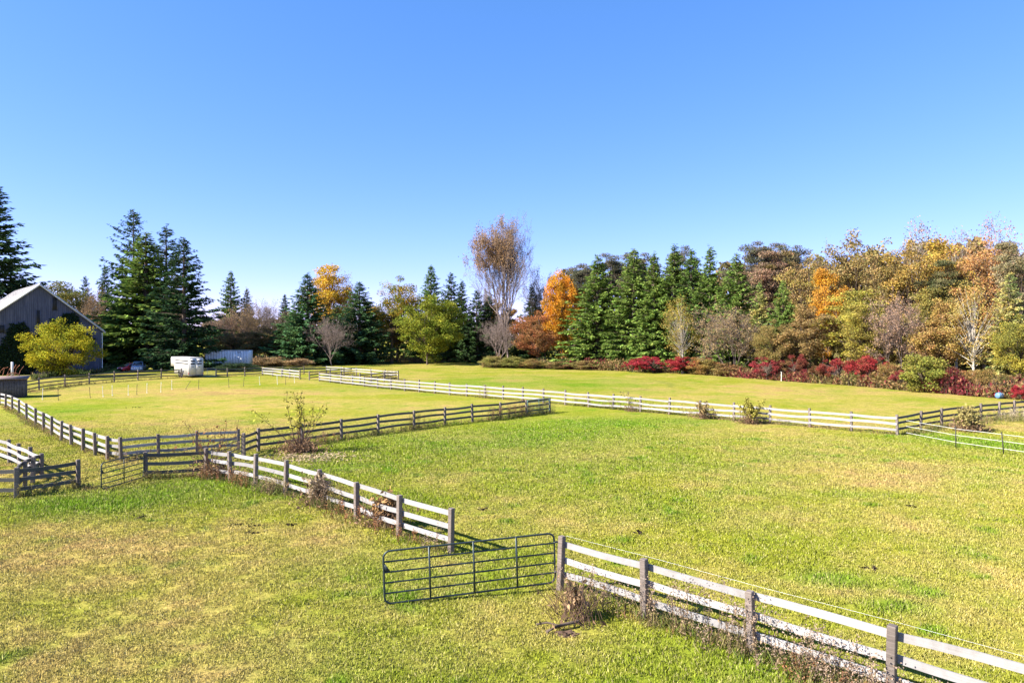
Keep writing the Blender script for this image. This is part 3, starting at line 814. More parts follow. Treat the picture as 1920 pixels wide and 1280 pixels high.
def vehicle(label, name, p, rz, paint, pick):
    t = thing(name, label, 'truck' if pick else 'car', (p[0], p[1], 0), rz)
    # local: nose towards -y
    L = 5.6 if pick else 4.1; W = 1.95 if pick else 1.74; G0 = .38 if pick else .24
    hood = 1.12 if pick else .92; belt = 1.22 if pick else 1.0; top = 1.88 if pick else 1.52
    def loft(secs, name, mat, par, sm=False):
        """secs: (y, halfwidth_low, z_low, halfwidth_high, z_high)"""
        w = MB(); V = []
        for (y, wl_, zl, wh, zh) in secs:
            V += [(-wl_, y, zl), (-wl_ * 1.01, y, zl + (zh - zl) * .55), (-wh, y, zh - .05), (-wh + .1, y, zh), (wh - .1, y, zh), (wh, y, zh - .05), (wl_ * 1.01, y, zl + (zh - zl) * .55), (wl_, y, zl)]
        n = len(secs); F = []
        for i in range(n - 1):
            for j in range(8):
                j2 = (j + 1) % 8; F.append((i * 8 + j, i * 8 + j2, (i + 1) * 8 + j2, (i + 1) * 8 + j))
        w.add(V, F)
        for i in (0, n - 1): w.add(V[i * 8:i * 8 + 8], [(0, 1, 6, 7), (1, 2, 5, 6), (2, 3, 4, 5)])
        return w.build(name, mat, par, sm)
    hw = W / 2
    if pick:
        loft([(0, hw - .10, G0 + .1, hw - .14, hood - .10), (.12, hw - .02, G0, hw - .08, hood - .02), (1.35, hw, G0, hw - .06, hood + .05), (1.7, hw, G0, hw - .04, belt), (3.3, hw, G0, hw - .04, belt), (3.34, hw, G0, hw - .04, belt + .03), (5.5, hw, G0, hw - .04, belt + .03), (5.6, hw - .05, G0 + .1, hw - .08, belt)], 'body', paint, t)
        cab = (1.35, 1.95, 3.05, 3.3)
    else:
        loft([(0, hw - .14, G0 + .12, hw - .2, hood - .22), (.14, hw - .03, G0, hw - .12, hood - .1), (1.0, hw, G0, hw - .06, hood + .02), (1.2, hw, G0, hw - .04, belt), (3.9, hw, G0, hw - .06, belt), (4.1, hw - .1, G0 + .12, hw - .14, belt - .1)], 'body', paint, t)
        cab = (.95, 1.65, 3.2, 3.95)
    a, b, c, d = cab
    hb, ht = hw - .07, hw - .28
    w = MB(); z0 = belt - .06
    V = [(-hb, a, z0), (hb, a, z0), (hb, d, z0), (-hb, d, z0), (-ht, b, top), (ht, b, top), (ht, c, top), (-ht, c, top)]
    w.add(V, [(0, 1, 5, 4), (1, 2, 6, 5), (2, 3, 7, 6), (3, 0, 4, 7), (4, 5, 6, 7)]); w.build('cabin', paint, t)
    def pane(i, j, k, l, name, e=.014, m=.09):
        P = [Vector(V[q]) for q in (i, j, k, l)]; ctr = sum(P, Vector()) / 4
        nv = (P[1] - P[0]).cross(P[3] - P[0]).normalized()
        P = [ctr + (q - ctr) * (1 - m * 1.5) for q in P]
        w = MB(); A = [tuple(q + nv * e) for q in P] + [tuple(q - nv * e) for q in P]
        w.add(A, [(0, 1, 2, 3), (7, 6, 5, 4), (0, 4, 5, 1), (1, 5, 6, 2), (2, 6, 7, 3), (3, 7, 4, 0)]); w.build(name, M_GLASS, t)
    pane(0, 1, 5, 4, 'windscreen'); pane(1, 2, 6, 5, 'side_window'); pane(2, 3, 7, 6, 'rear_window'); pane(3, 0, 4, 7, 'side_window')
    gz0 = .62 if pick else .5
    w = MB(); w.box((-hw * .55, -.03, gz0), (hw * .55, .14, gz0 + (.34 if pick else .16))); w.build('grille', M_DARK if not pick else M_CHROME, t)
    for s in (-1, 1):
        x0, x1 = sorted((s * hw * .58, s * hw * .86))
        w = MB(); w.box((x0, -.02, gz0 + .06), (x1, .16, gz0 + .30)); w.build('headlight', M_LAMP, t)
        x0, x1 = sorted((s * (hw - .02), s * (hw + .2)))
        w = MB(); w.box((x0, a + .25, belt - .02), (x1, a + .37, belt + .17)); w.build('mirror', M_BLACK, t)
        for y in ((1.0, 4.45) if pick else (.82, 3.3)): wheel(t, s * (hw - .1), y, .4 if pick else .32, .24)
    w = MB(); w.box((-hw + .06, -.12, G0 + .04), (hw - .06, .1, G0 + .24)); w.build('bumper', M_CHROME if pick else M_BLACK, t)
    if pick:
        w = MB(); w.box((-hw + .12, 3.45, belt - .35), (hw - .12, 5.45, belt + .04)); w.build('bed_cover', M_BLACK, t)
    return t
vehicle('red hatchback car parked left of the blue pickup beside the barn', 'hatchback_car', G(224, 697), math.radians(-30), M_RED, False)
vehicle('blue grey pickup truck with dark windscreen parked right of the red car', 'pickup_truck', G(256, 698), math.radians(22), M_BLUE, True)

# ------------------------------------------------------------------ trees
def frame_of(d):
    up = np.where(np.abs(d[:, 2:3]) > .9, np.array([[1., 0, 0]]), np.array([[0, 0, 1.]]))
    s = nrm(np.cross(d, up)); return s, np.cross(s, d)


def spruce(seed, H=22., R=4.6, droop=.35, dens=1.0, power=.85, ragged=.25, gap=0.0):
    r = np.random.default_rng(seed); b = MB(); tr = MB()
    tr.segs([(0, 0, -.2), (0, 0, H * .5)], [(0, 0, H * .5), (0, 0, H)], [.34, .2], [.2, .02], k=7)
    z = H * .03; az0 = 0; P = []; D = []; Sd = []; L = []; W = []; T = []
    BA = []; BB = []
    while z < H * .985:
        f = z / H
        rad = R * (1 - f) ** power * (1.0 if f > .12 else .82 + 1.5 * f)
        nb = max(4, int(5 + 5 * (1 - f)))
        az0 += r.random() * 2
        for j in range(nb):
            if r.random() < gap: continue
            a = az0 + 2 * PI * j / nb + r.normal(0, .22)
            bl = rad * (1 + r.normal(0, ragged) * .8); bl = max(bl, .12)
            zz = z + r.normal(0, .22)
            ca, sa = math.cos(a), math.sin(a)
            lift = .55 * (f ** 1.5) - droop * (1 - f)
            m = max(3, int((3 + bl * 6.6) * dens))
            t = np.sort(r.random(m)) * .85 + .17
            curve = lift * bl * t + .16 * bl * t ** 3
            px = ca * bl * t; py = sa * bl * t; pz = zz + curve
            BA.append((0, 0, zz)); BB.append((ca * bl * .9, sa * bl * .9, zz + lift * bl * .9 + .1 * bl))
            for side in (-1, 1, 0):
                k = m
                jit = r.normal(0, .09, (k, 3))
                if side == 0:
                    dd = np.stack([np.full(k, ca) * .55, np.full(k, sa) * .55, -np.ones(k) * (.75 * (1 - f) + .1)], 1) + r.normal(0, .25, (k, 3))
                else:
                    dd = np.stack([ca * .9 - side * sa * .75 + 0 * t, sa * .9 + side * ca * .75 + 0 * t, .05 - .35 * (1 - f) + 0 * t], 1) + r.normal(0, .22, (k, 3))
                dd = nrm(dd)
                P.append(np.stack([px, py, pz], 1) + jit); D.append(dd)
                ll = (.26 + .36 * r.random(k)) * (.42 + .62 * (1 - f)) * (1.15 - .35 * t)
                L.append(ll); W.append(ll * (.42 + .2 * r.random(k)))
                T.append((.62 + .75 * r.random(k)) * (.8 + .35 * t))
        z += (.32 + .30 * (1 - f)) * H / 22.
    P = np.concatenate(P); D = np.concatenate(D); L = np.concatenate(L); W = np.concatenate(W); T = np.concatenate(T)
    s = nrm(np.cross(D, rand_unit(r, len(D))))
    c = np.stack([T * (1 + r.normal(0, .08, len(T))), T, T * (1 + r.normal(0, .08, len(T)))], 1)
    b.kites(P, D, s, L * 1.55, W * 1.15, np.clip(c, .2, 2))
    b.kites(np.stack([np.zeros(8), np.zeros(8), H - 1.0 + np.arange(8) * .11], 1), nrm(r.normal(0, .25, (8, 3)) + np.array((0, 0, 1.))), rand_unit(r, 8), .55, .1, (1., 1., 1.))
    tr.segs(BA, BB, .05, .015)
    return tr.mesh('trunk', [M_BARK]), b.mesh('crown', [M_NEEDLE])

def skeleton(r, H, fork, spread, levels=4, nb=(4, 4, 4, 3), lenf=.62, r0=.25, up=.35, start=.3, ell=1.0):
    """branching skeleton; returns segment arrays and end points"""
    A = []; B = []; RA = []; RB = []; tips = []
    trunk_top = H * fork
    A.append((0, 0, -.2)); B.append((r.normal(0, .02) * H, r.normal(0, .02) * H, trunk_top)); RA.append(r0); RB.append(r0 * .7)
    cur = []
    n0 = nb[0]
    for i in range(n0):
        a = 2 * PI * i / n0 + r.normal(0, .3)
        tilt = spread * (.25 + .75 * (i % 3) / 2.) * (1 + r.normal(0, .15))
        d = np.array((math.cos(a) * math.sin(tilt), math.sin(a) * math.sin(tilt), math.cos(tilt)))
        base = np.array(A[0]) * 0 + np.array(B[0]) * (1 - .35 * r.random()); base[2] = trunk_top * (start + (1 - start) * r.random()) if i else trunk_top
        cur.append((base, d, (H - base[2]) * .52 * (1 + r.normal(0, .12)), r0 * .55))
    for lv in range(1, levels + 1):
        nxt = []
        for (p, d, l, rd) in cur:
            mid = p + d * l * .5 + r.normal(0, .05, 3) * l
            e = mid + nrm((d + np.array((0, 0, up * .4)) + r.normal(0, .12, 3))[None])[0] * l * .5
            A += [p, mid]; B += [mid, e]; RA += [rd, rd * .75]; RB += [rd * .75, rd * .5]
            if lv == levels:
                tips.append(e); tips.append(mid); continue
            k = nb[min(lv, len(nb) - 1)]
            for j in range(k):
                t = .35 + .65 * (j + 1) / k
                q = p + (mid - p) * min(1, 2 * t) if t < .5 else mid + (e - mid) * (2 * t - 1)
                a = r.random() * 2 * PI; dev = .45 + .35 * r.random()
                s, u2 = frame_of(d[None]); s = s[0]; u2 = u2[0]
                nd = d * math.cos(dev) + (s * math.cos(a) + u2 * math.sin(a)) * math.sin(dev) + np.array((0, 0, up * .35))
                nd = nd / np.linalg.norm(nd)
                nxt.append((q, nd, l * lenf * (1 + r.normal(0, .15)), rd * .5))
        cur = nxt
    return np.array(A), np.array(B), np.array(RA), np.array(RB), np.array(tips)

def broadleaf(seed, H=14., W=9., trunk=.22, nclump=110, per=80, leaf=.26, cr=.95, egg=.5, top_sparse=0., trunk_mat=None, lumpy=.25, flat=1.0):
    r = np.random.default_rng(seed); b = MB(); tr = MB()
    zc0 = H * trunk; hh = (H - zc0) / 2
    # clump centres inside an uneven egg
    lob = r.random(6) * 2 * PI; lz = r.random(6)
    C = []
    while len(C) < nclump:
        v = r.normal(size=3); v /= np.linalg.norm(v)
        rad = r.random() ** .42
        a = math.atan2(v[1], v[0])
        lump = 1 + lumpy * sum(math.cos(a - lob[k]) ** 3 * math.exp(-((v[2] - (lz[k] * 2 - 1)) / .5) ** 2) for k in range(6)) * .6
        zz = v[2] * rad
        wid = 1 - egg * .45 * (zz + .15) if zz > -.15 else 1 - .55 * (-zz - .15)
        C.append((v[0] * rad * W / 2 * wid * lump, v[1] * rad * W / 2 * wid * lump, zc0 + hh + zz * hh * (1 + .06 * r.normal())))
    C = np.array(C)
    C[:, :2] -= (C[:, :2].max(0) + C[:, :2].min(0)) / 2
    tr.segs([(0, 0, -.2), (0, 0, zc0)], [(0, 0, zc0), (0, 0, zc0 + hh * 1.1)], [.028 * H * .55, .02 * H * .5], [.02 * H * .5, .03], k=7)
    n = len(C)
    base = np.stack([np.zeros(n), np.zeros(n), zc0 * .8 + (C[:, 2] - zc0) * .45], 1)
    mid = base * .45 + C * .55 + r.normal(0, .2, (n, 3)) + np.array((0, 0, .1))
    tr.segs(base, mid, .06, .035); tr.segs(mid, C, .035, .012)
    crs = cr * (.6 + .8 * r.random(n))
    m = (per * 2.3 * (.6 + .8 * r.random(n)) * (crs / cr) ** 1.5 * (1 - top_sparse * np.clip((C[:, 2] - zc0) / (2 * hh), 0, 1))).astype(int)
    idx = np.repeat(np.arange(n), m)
    k = len(idx)
    v = rand_unit(r, k); rad = r.random(k) ** .5
    off = v * (rad * crs[idx])[:, None]; off[:, 2] *= .72 * flat
    P = C[idx] + off
    # some loose leaves on the twigs
    d = nrm(v * .6 + rand_unit(r, k) + np.array((0, 0, -.25)))
    s = nrm(np.cross(d, rand_unit(r, k)))
    L = leaf * .63 * (.6 + .8 * r.random(k))
    ct = (.8 + .45 * r.random(n))[idx] * (.68 + .62 * r.random(k))
    c = np.stack([ct * (1 + r.normal(0, .1, k)), ct, ct * (1 + r.normal(0, .12, k))], 1)
    b.kites(P, d, s, L * 1.25, L, np.clip(c, .15, 2))
    return tr.mesh('trunk', [trunk_mat or M_BARK]), b.mesh('crown', [M_LEAF])

def bare(seed, H=12., spread=.9, fork=.18, levels=5, nb=(6, 4, 4, 4, 3), leaves=0, leaf=.2, r0=.16, up=.5, lenf=.6, mat=None, minr=.012, lo=0., hi=1., bias=(0, 0)):
    r = np.random.default_rng(seed); tr = MB(); b = MB()
    A, B, RA, RB, tips = skeleton(r, H, fork, spread, levels, nb, lenf, r0, up)
    k = RA > r0 * .11
    tr.segs(A[k], B[k], np.maximum(RA[k], minr), np.maximum(RB[k], minr), k=4)
    tm = tr.mesh('trunk', [mat or M_TWIG])
    k = ~k
    if k.any(): b.segs(A[k], B[k], np.maximum(RA[k], minr), np.maximum(RB[k], minr * .7), (1, 1, 1), 3, 1)
    d = nrm(rand_unit(r, len(tips)) + np.array((0, 0, .4)))
    b.segs(tips, tips + d * (H * .035), minr, minr * .6, (1, 1, 1), 3, 1)
    if leaves:
        zr = (tips[:, 2] - tips[:, 2].min()) / np.ptp(tips[:, 2])
        w = ((zr >= lo) & (zr <= hi)) * np.clip(.5 + bias[0] * tips[:, 0] / H * 4, .02, 2)
        w = w / w.sum()
        i = r.choice(len(tips), leaves, p=w)
        P = tips[i] + r.normal(0, H * .022, (leaves, 3)); dd = rand_unit(r, leaves); s = nrm(np.cross(dd, rand_unit(r, leaves)))
        t = .65 + .7 * r.random(leaves); L = leaf * (.6 + .8 * r.random(leaves))
        b.kites(P, dd, s, L * 1.2, L, np.stack([t, t, t], 1), 0)
    return tm, b.mesh('crown', [M_LEAF, mat or M_TWIG])

print('protos...')
PROTO = {}
for k, (sd, kw) in enumerate([(1, dict(droop=.42, R=4.4)), (2, dict(droop=.30, R=4.0, ragged=.32)), (3, dict(droop=.38, R=4.8, ragged=.2)), (4, dict(droop=.22, R=4.2, ragged=.38, power=.75, gap=.18))]):
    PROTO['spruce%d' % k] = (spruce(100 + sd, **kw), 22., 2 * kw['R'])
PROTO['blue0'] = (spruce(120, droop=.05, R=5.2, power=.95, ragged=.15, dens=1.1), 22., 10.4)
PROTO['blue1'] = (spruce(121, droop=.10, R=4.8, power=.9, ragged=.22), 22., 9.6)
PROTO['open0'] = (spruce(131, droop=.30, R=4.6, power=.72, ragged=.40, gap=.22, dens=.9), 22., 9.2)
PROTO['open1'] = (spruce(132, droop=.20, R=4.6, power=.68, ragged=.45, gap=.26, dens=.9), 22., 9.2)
PROTO['round0'] = (broadleaf(201, 14, 10, .16, 130, 85), 14., 10.)
PROTO['round1'] = (broadleaf(202, 14, 9, .20, 110, 85, lumpy=.4), 14., 9.)
PROTO['round2'] = (broadleaf(203, 14, 9.5, .14, 120, 75, leaf=.24, lumpy=.35), 14., 9.5)
PROTO['full0'] = (broadleaf(207, 12, 10, .09, 150, 95, leaf=.24, egg=.5, lumpy=.15), 12., 10.)
PROTO['low0'] = (broadleaf(206, 9, 9.5, .02, 120, 85, leaf=.24, egg=.35, lumpy=.4), 9., 9.5)
PROTO['tall0'] = (broadleaf(211, 18, 8, .15, 120, 75, egg=.6, lumpy=.45), 18., 8.)
PROTO['tall1'] = (broadleaf(212, 18, 7, .22, 110, 70, egg=.45, lumpy=.5, top_sparse=.15), 18., 7.)
PROTO['tall2'] = (broadleaf(213, 18, 8.5, .18, 130, 60, egg=.2, lumpy=.55, top_sparse=.2, cr=.9), 18., 8.5)
PROTO['thin0'] = (broadleaf(221, 16, 8, .2, 120, 30, leaf=.22, lumpy=.5, cr=1.1, top_sparse=.3, trunk_mat=M_PALEBARK), 16., 8.)
PROTO['pine0'] = (broadleaf(231, 20, 8, .52, 46, 150, leaf=.22, cr=1.15, egg=.3, lumpy=.7, flat=.55), 20., 8.)
PROTO['pine1'] = (broadleaf(232, 20, 7, .35, 55, 140, leaf=.22, cr=1.1, egg=.8, lumpy=.8, flat=.55), 20., 7.)
PROTO['shrub0'] = (broadleaf(241, 4, 4.6, .02, 60, 80, leaf=.17, cr=.6, egg=.2, lumpy=.4), 4., 4.6)
PROTO['shrub1'] = (broadleaf(242, 4, 4.2, .03, 55, 70, leaf=.16, cr=.6, egg=.4, lumpy=.5), 4., 4.2)
PROTO['sumac'] = (broadleaf(245, 4, 5.2, .12, 60, 60, leaf=.17, cr=.5, egg=-.2, lumpy=.9, flat=.7), 4., 5.2)
PROTO['bare0'] = (bare(301, 12, .95, .16, 5, (8, 5, 4, 4, 3), r0=.15), 11.5, 9.)
PROTO['bare1'] = (bare(302, 12, .8, .12, 5, (7, 4, 4, 4, 3), leaves=1800, leaf=.17, r0=.13), 11.5, 8.)
PROTO['bare2'] = (bare(303, 12, 1.0, .06, 5, (9, 4, 4, 4, 3), leaves=7000, leaf=.18, r0=.10), 11.0, 10.)
PROTO['cotton'] = (bare(316, 33, .46, .26, 5, (13, 5, 4, 4, 3), leaves=20000, leaf=.27, r0=.42, up=.7, lenf=.55, minr=.026, lo=.34, hi=1., bias=(-.7, 0)), 31., 15.)
PROTO['wispy'] = (bare(311, 22, .55, .25, 5, (7, 4, 4, 3, 3), leaves=4500, leaf=.24, r0=.2, up=.7, lenf=.55, minr=.022), 21., 11.)

# measure the crowns so that trees can be set to the height and width seen in the photograph
for k, ((tm, cm), _, _) in list(PROTO.items()):
    co = np.empty(len(cm.vertices) * 3, np.float32); cm.vertices.foreach_get('co', co); co = co.reshape(-1, 3)
    hgt = np.percentile(co[:, 2], 99.9); wid = np.percentile(co[:, 0], 98.5) - np.percentile(co[:, 0], 1.5)
    PROTO[k] = ((tm, cm), hgt, wid)

GREEN = (.045, .072, .014); DKGREEN = (.024, .042, .012); BLUEG = (.022, .038, .017); YGREEN = (.20, .22, .03); OLIVE = (.19, .155, .05)
YELLOW = (.42, .29, .03); ORANGE = (.50, .18, .02); RUST = (.30, .10, .045); TAN = (.27, .19, .11); PINKTAN = (.30, .19, .14); BROWN = (.19, .12, .06); RED = (.26, .03, .038); GREY = (.2, .17, .16)
def plant(kind, label, u, top, w_px, d, c1, c2=None, cat='tree', name='tree', group=None, rz=None, z0=0.):
    (tm, cm), ph, pw = PROTO[kind]
    x, y = AT(u, d)
    h = HT(top, d) - z0
    wm = w_px / 1280. * d
    t = thing(name, label, cat, (x, y, z0), 0, group)
    sx = wm / pw; sz = h / ph
    t.scale = (sx, sx, sz)
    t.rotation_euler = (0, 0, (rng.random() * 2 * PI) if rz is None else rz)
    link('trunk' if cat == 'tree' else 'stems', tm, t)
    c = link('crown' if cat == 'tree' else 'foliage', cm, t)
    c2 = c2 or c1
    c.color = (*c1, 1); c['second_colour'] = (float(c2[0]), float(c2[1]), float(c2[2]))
    return t

SPR = 'spruce_tree'; MAP = 'broadleaf_tree'
T = plant
# left group
T('spruce1', 'tallest spruce at the left edge, rising behind the barn roof', -8, 350, 185, 141, BLUEG, DKGREEN, name=SPR)
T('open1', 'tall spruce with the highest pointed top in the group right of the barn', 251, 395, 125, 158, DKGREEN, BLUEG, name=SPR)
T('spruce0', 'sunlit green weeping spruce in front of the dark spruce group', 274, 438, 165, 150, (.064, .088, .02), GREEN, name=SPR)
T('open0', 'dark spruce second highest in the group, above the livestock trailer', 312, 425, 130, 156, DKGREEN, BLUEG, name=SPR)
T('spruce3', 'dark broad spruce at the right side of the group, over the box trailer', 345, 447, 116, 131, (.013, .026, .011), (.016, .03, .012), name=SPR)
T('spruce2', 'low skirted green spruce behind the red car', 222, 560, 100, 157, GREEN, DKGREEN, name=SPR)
T('round1', 'olive tree behind the right slope of the barn roof', 112, 528, 120, 172, OLIVE, (.10, .12, .04), name=MAP)
T('spruce1', 'small distant spruce between the barn and the tall spruces, taller of two', 197, 497, 52, 190, DKGREEN, BLUEG, name=SPR)
T('spruce3', 'small distant spruce between the barn and the tall spruces, shorter of two', 160, 519, 48, 195, DKGREEN, BLUEG, name=SPR)
T('bare2', 'brownish half bare tree just right of the barn', 186, 535, 100, 160, TAN, BROWN, name='half_bare_tree')
T('low0', 'bright yellow green tree in front of the barn gable', 117, 597, 116, 108, (.33, .28, .02), (.19, .21, .025), name=MAP)
# thicket right of spruces
T('spruce2', 'distant pointed spruce above the tan thicket right of the spruce group', 433, 510, 62, 190, GREEN, DKGREEN, name=SPR)
T('spruce1', 'smaller distant spruce beside the pointed one above the tan thicket', 463, 541, 50, 192, GREEN, OLIVE, name=SPR)
T('bare2', 'pale tan half bare tree at the left of the thicket', 415, 578, 90, 170, PINKTAN, TAN, name='half_bare_tree')
T('bare2', 'tall tan half bare tree in the middle of the thicket', 468, 562, 75, 172, TAN, (.30, .2, .08), name='half_bare_tree')
T('bare1', 'grey brown bare tree at the right of the thicket', 513, 560, 85, 174, TAN, GREY, name='half_bare_tree')
T('round2', 'low olive brown bush below the tan thicket, left', 440, 618, 95, 160, BROWN, OLIVE, name=MAP)
T('round1', 'low olive brown bush below the tan thicket, right', 505, 612, 90, 166, OLIVE, BROWN, name=MAP)
T('blue1', 'distant blue grey spruce left of the big front spruce', 534, 553, 44, 225, BLUEG, BLUEG, name=SPR)
# centre
T('blue0', 'broad blue green spruce left of the small bare tree', 577, 514, 118, 157, (.034, .072, .030), DKGREEN, name=SPR)
T('tall1', 'bright yellow poplar top behind the broad spruce', 616, 496, 82, 185, YELLOW, (.45, .27, .04), name=MAP)
T('thin0', 'thin orange yellow tree right of the yellow poplar', 652, 512, 60, 188, (.42, .24, .07), YELLOW, name=MAP)
T('blue1', 'dark spruce right behind the small bare tree', 674, 530, 104, 164, (.03, .06, .028), DKGREEN, name=SPR)
T('spruce3', 'low dark spruce between the broad spruce and the dark spruce', 632, 572, 70, 168, DKGREEN, BLUEG, name=SPR)
T('bare0', 'small round leafless grey purple tree on the lawn', 622, 592, 76, 149, GREY, name='leafless_tree')
T('pine1', 'dark pine left of the green and orange maple', 705, 565, 60, 176, DKGREEN, (.06, .06, .03), name='pine_tree')
T('round2', 'green maple with orange top behind the lawn maple', 744, 519, 86, 170, (.13, .16, .03), (.36, .22, .03), name=MAP)
T('pine1', 'brownish pine with bare trunks below the green and orange maple', 735, 585, 70, 166, (.05, .06, .03), BROWN, name='pine_tree')
T('full0', 'rounded yellow green maple standing alone on the lawn', 801, 556, 110, 157, (.21, .21, .025), (.13, .17, .025), name=MAP)
T('spruce2', 'dark pointed pine with the highest top right of the maples', 808, 499, 78, 176, (.05, .085, .03), GREEN, name=SPR)
T('spruce3', 'dark blue spruce, second from the highest pine', 846, 512, 66, 174, BLUEG, DKGREEN, name=SPR)
T('spruce1', 'dark blue spruce, third from the highest pine', 866, 527, 66, 172, BLUEG, DKGREEN, name=SPR)
T('spruce3', 'dark blue spruce beside the tall half bare poplar', 894, 545, 70, 171, DKGREEN, BLUEG, name=SPR)
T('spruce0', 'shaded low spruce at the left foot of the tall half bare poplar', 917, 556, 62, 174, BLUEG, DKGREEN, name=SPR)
T('cotton', 'tallest poplar, half bare with brown leaves at its top left', 954, 400, 98, 168, (.30, .18, .085), (.22, .15, .085), name='poplar_tree', rz=0)
T('wispy', 'wispy nearly leafless tree right of the tall poplar', 1014, 478, 68, 176, (.28, .22, .14), GREY, name='leafless_tree')
T('wispy', 'wispy leafless tree at the left foot of the tall poplar', 915, 500, 50, 182, TAN, GREY, name='leafless_tree')
T('spruce1', 'dark pointed spruce behind the red brown tree', 998, 535, 64, 176, DKGREEN, BLUEG, name=SPR)
T('round2', 'dark olive tree behind the orange maple', 1022, 565, 60, 174, (.07, .075, .03), OLIVE, name=MAP)
T('round1', 'orange brown tree behind the foot of the tall poplar', 935, 562, 60, 180, (.24, .12, .04), OLIVE, name=MAP)
T('bare0', 'large grey purple leafless bush tree below the tall poplar', 936, 590, 80, 147, GREY, name='leafless_tree')
T('round2', 'red brown small tree left of the orange maple', 1008, 583, 86, 146, (.26, .095, .045), (.26, .15, .06), name=MAP)
T('full0', 'bright orange maple left of the big spruces', 1060, 507, 70, 146, (.44, .17, .02), (.46, .25, .03), name=MAP)
# spruce row
T('spruce0', 'leftmost big green spruce of the row, right of the orange maple', 1121, 480, 122, 139, (.066, .092, .020), GREEN, name=SPR)
T('spruce2', 'big green spruce, second in the row from the orange maple', 1189, 469, 118, 134, (.070, .094, .022), GREEN, name=SPR)
T('spruce1', 'narrow green spruce, third in the row from the orange maple', 1226, 476, 100, 128, GREEN, (.066, .09, .02), name=SPR)
T('spruce0', 'green spruce with double top, fourth in the row from the orange maple', 1264, 461, 106, 127, (.062, .086, .02), GREEN, name=SPR)
T('spruce2', 'green spruce, fifth in the row from the orange maple', 1297, 470, 96, 124, GREEN, DKGREEN, name=SPR)
T('spruce1', 'green spruce, sixth in the row from the orange maple', 1331, 464, 104, 121, (.062, .09, .02), GREEN, name=SPR)
T('spruce0', 'green spruce, last big one of the row, above the tan bush tree', 1380, 477, 104, 117, (.062, .088, .02), GREEN, name=SPR)
T('spruce2', 'light green spruce standing alone among yellow trees', 1468, 528, 78, 106, (.075, .105, .025), GREEN, name=SPR)
T('spruce1', 'short green spruce between the row and the light green spruce', 1425, 530, 66, 113, (.06, .09, .025), OLIVE, name=SPR)
T('spruce3', 'low green spruce at the foot of the row, left', 1160, 575, 84, 139, GREEN, DKGREEN, name=SPR)
T('spruce0', 'low green spruce at the foot of the row, right', 1250, 580, 90, 130, (.062, .082, .02), DKGREEN, name=SPR)
T('thin0', 'thin yellow leaved tree in front of the fourth spruce of the row', 1280, 552, 60, 118, (.34, .26, .05), OLIVE, name=MAP)
# pines behind
for (u, tp, w, d, lab) in [(1078, 497, 42, 166, 'distant clumpy pine top just right of the orange maple'), (1101, 494, 44, 170, 'distant clumpy pine top left of the first big spruce'),
                           (1146, 475, 50, 165, 'distant brownish pine top between first and second big spruce'), (1181, 473, 46, 168, 'distant brownish pine top behind the second big spruce'),
                           (1212, 476, 44, 164, 'distant brownish pine top behind the third big spruce'), (1280, 463, 44, 158, 'distant brownish pine top between fourth and fifth big spruce'),
                           (1408, 453, 54, 140, 'dark clumpy pine top right of the last big spruce'), (1441, 457, 46, 142, 'dark clumpy pine top, second right of the last big spruce'), (1470, 456, 50, 140, 'dark clumpy pine top, third right of the last big spruce'), (1500, 462, 46, 138, 'dark clumpy pine top, fourth right of the last big spruce')]:
    T('pine0', lab, u, tp, w * 1.25, d, (.13, .11, .075), (.075, .085, .05), name='pine_tree')
T('pine1', 'pinkish brown pine above the tan bush tree', 1432, 474, 74, 130, (.28, .17, .11), (.17, .13, .08), name='pine_tree')
T('pine1', 'pinkish brown pine right of its twin, above the light green spruce', 1482, 468, 70, 128, (.27, .17, .10), OLIVE, name='pine_tree')
T('wispy', 'leafless twiggy tree top on the skyline near the middle of the right wood', 1543, 452, 50, 126, GREY, name='leafless_tree')
# right wood
T('bare2', 'broad tan and yellow bush tree at the field edge below the last big spruce', 1378, 568, 150, 110, (.27, .20, .085), (.22, .15, .09), name='half_bare_tree')
T('tall2', 'olive yellow tree left of the deep orange tree', 1518, 478, 96, 112, (.28, .22, .06), (.24, .16, .08), name=MAP)
T('tall0', 'deep orange tree in the middle of the right wood', 1553, 503, 66, 105, (.46, .23, .025), (.34, .18, .04), name=MAP)
T('tall2', 'tall olive tree with thin top, first skyline tree right of the deep orange tree', 1603, 432, 120, 108, (.27, .215, .065), (.23, .16, .075), name=MAP)
T('tall1', 'yellow green tree below the tall olive tree', 1592, 545, 105, 97, (.31, .27, .05), (.22, .2, .05), name=MAP)
T('round2', 'olive brown tree right of the tall olive tree', 1655, 478, 92, 101, (.27, .19, .08), OLIVE, name=MAP)
T('thin0', 'thin twiggy tree top on the skyline, left of the golden brown tree', 1712, 412, 86, 108, (.27, .20, .14), (.22, .17, .13), name='half_bare_tree')
T('tall2', 'golden olive tree under the thin twiggy skyline top', 1708, 450, 100, 99, (.33, .23, .05), (.26, .17, .06), name=MAP)
T('thin0', 'thin twiggy skyline top, between the two tallest twiggy tops', 1793, 430, 76, 108, (.25, .18, .13), (.22, .17, .13), name='half_bare_tree')
T('tall0', 'golden brown tree with yellow left side on the skyline', 1775, 445, 98, 102, (.31, .18, .06), (.34, .26, .04), name=MAP)
T('thin0', 'reddish twiggy tree top, highest on the right skyline', 1864, 402, 84, 100, (.28, .175, .13), (.24, .17, .13), name='half_bare_tree')
T('tall2', 'orange brown tree under the highest twiggy skyline top', 1845, 447, 104, 94, (.36, .19, .065), (.29, .17, .08), name=MAP)
T('pine1', 'dark green pine clump between golden trees', 1758, 490, 60, 96, (.07, .08, .035), (.14, .13, .06), name='pine_tree')
T('pine1', 'pale tan layered pine at the right edge', 1916, 452, 80, 88, (.24, .2, .11), (.17, .15, .08), name='pine_tree')
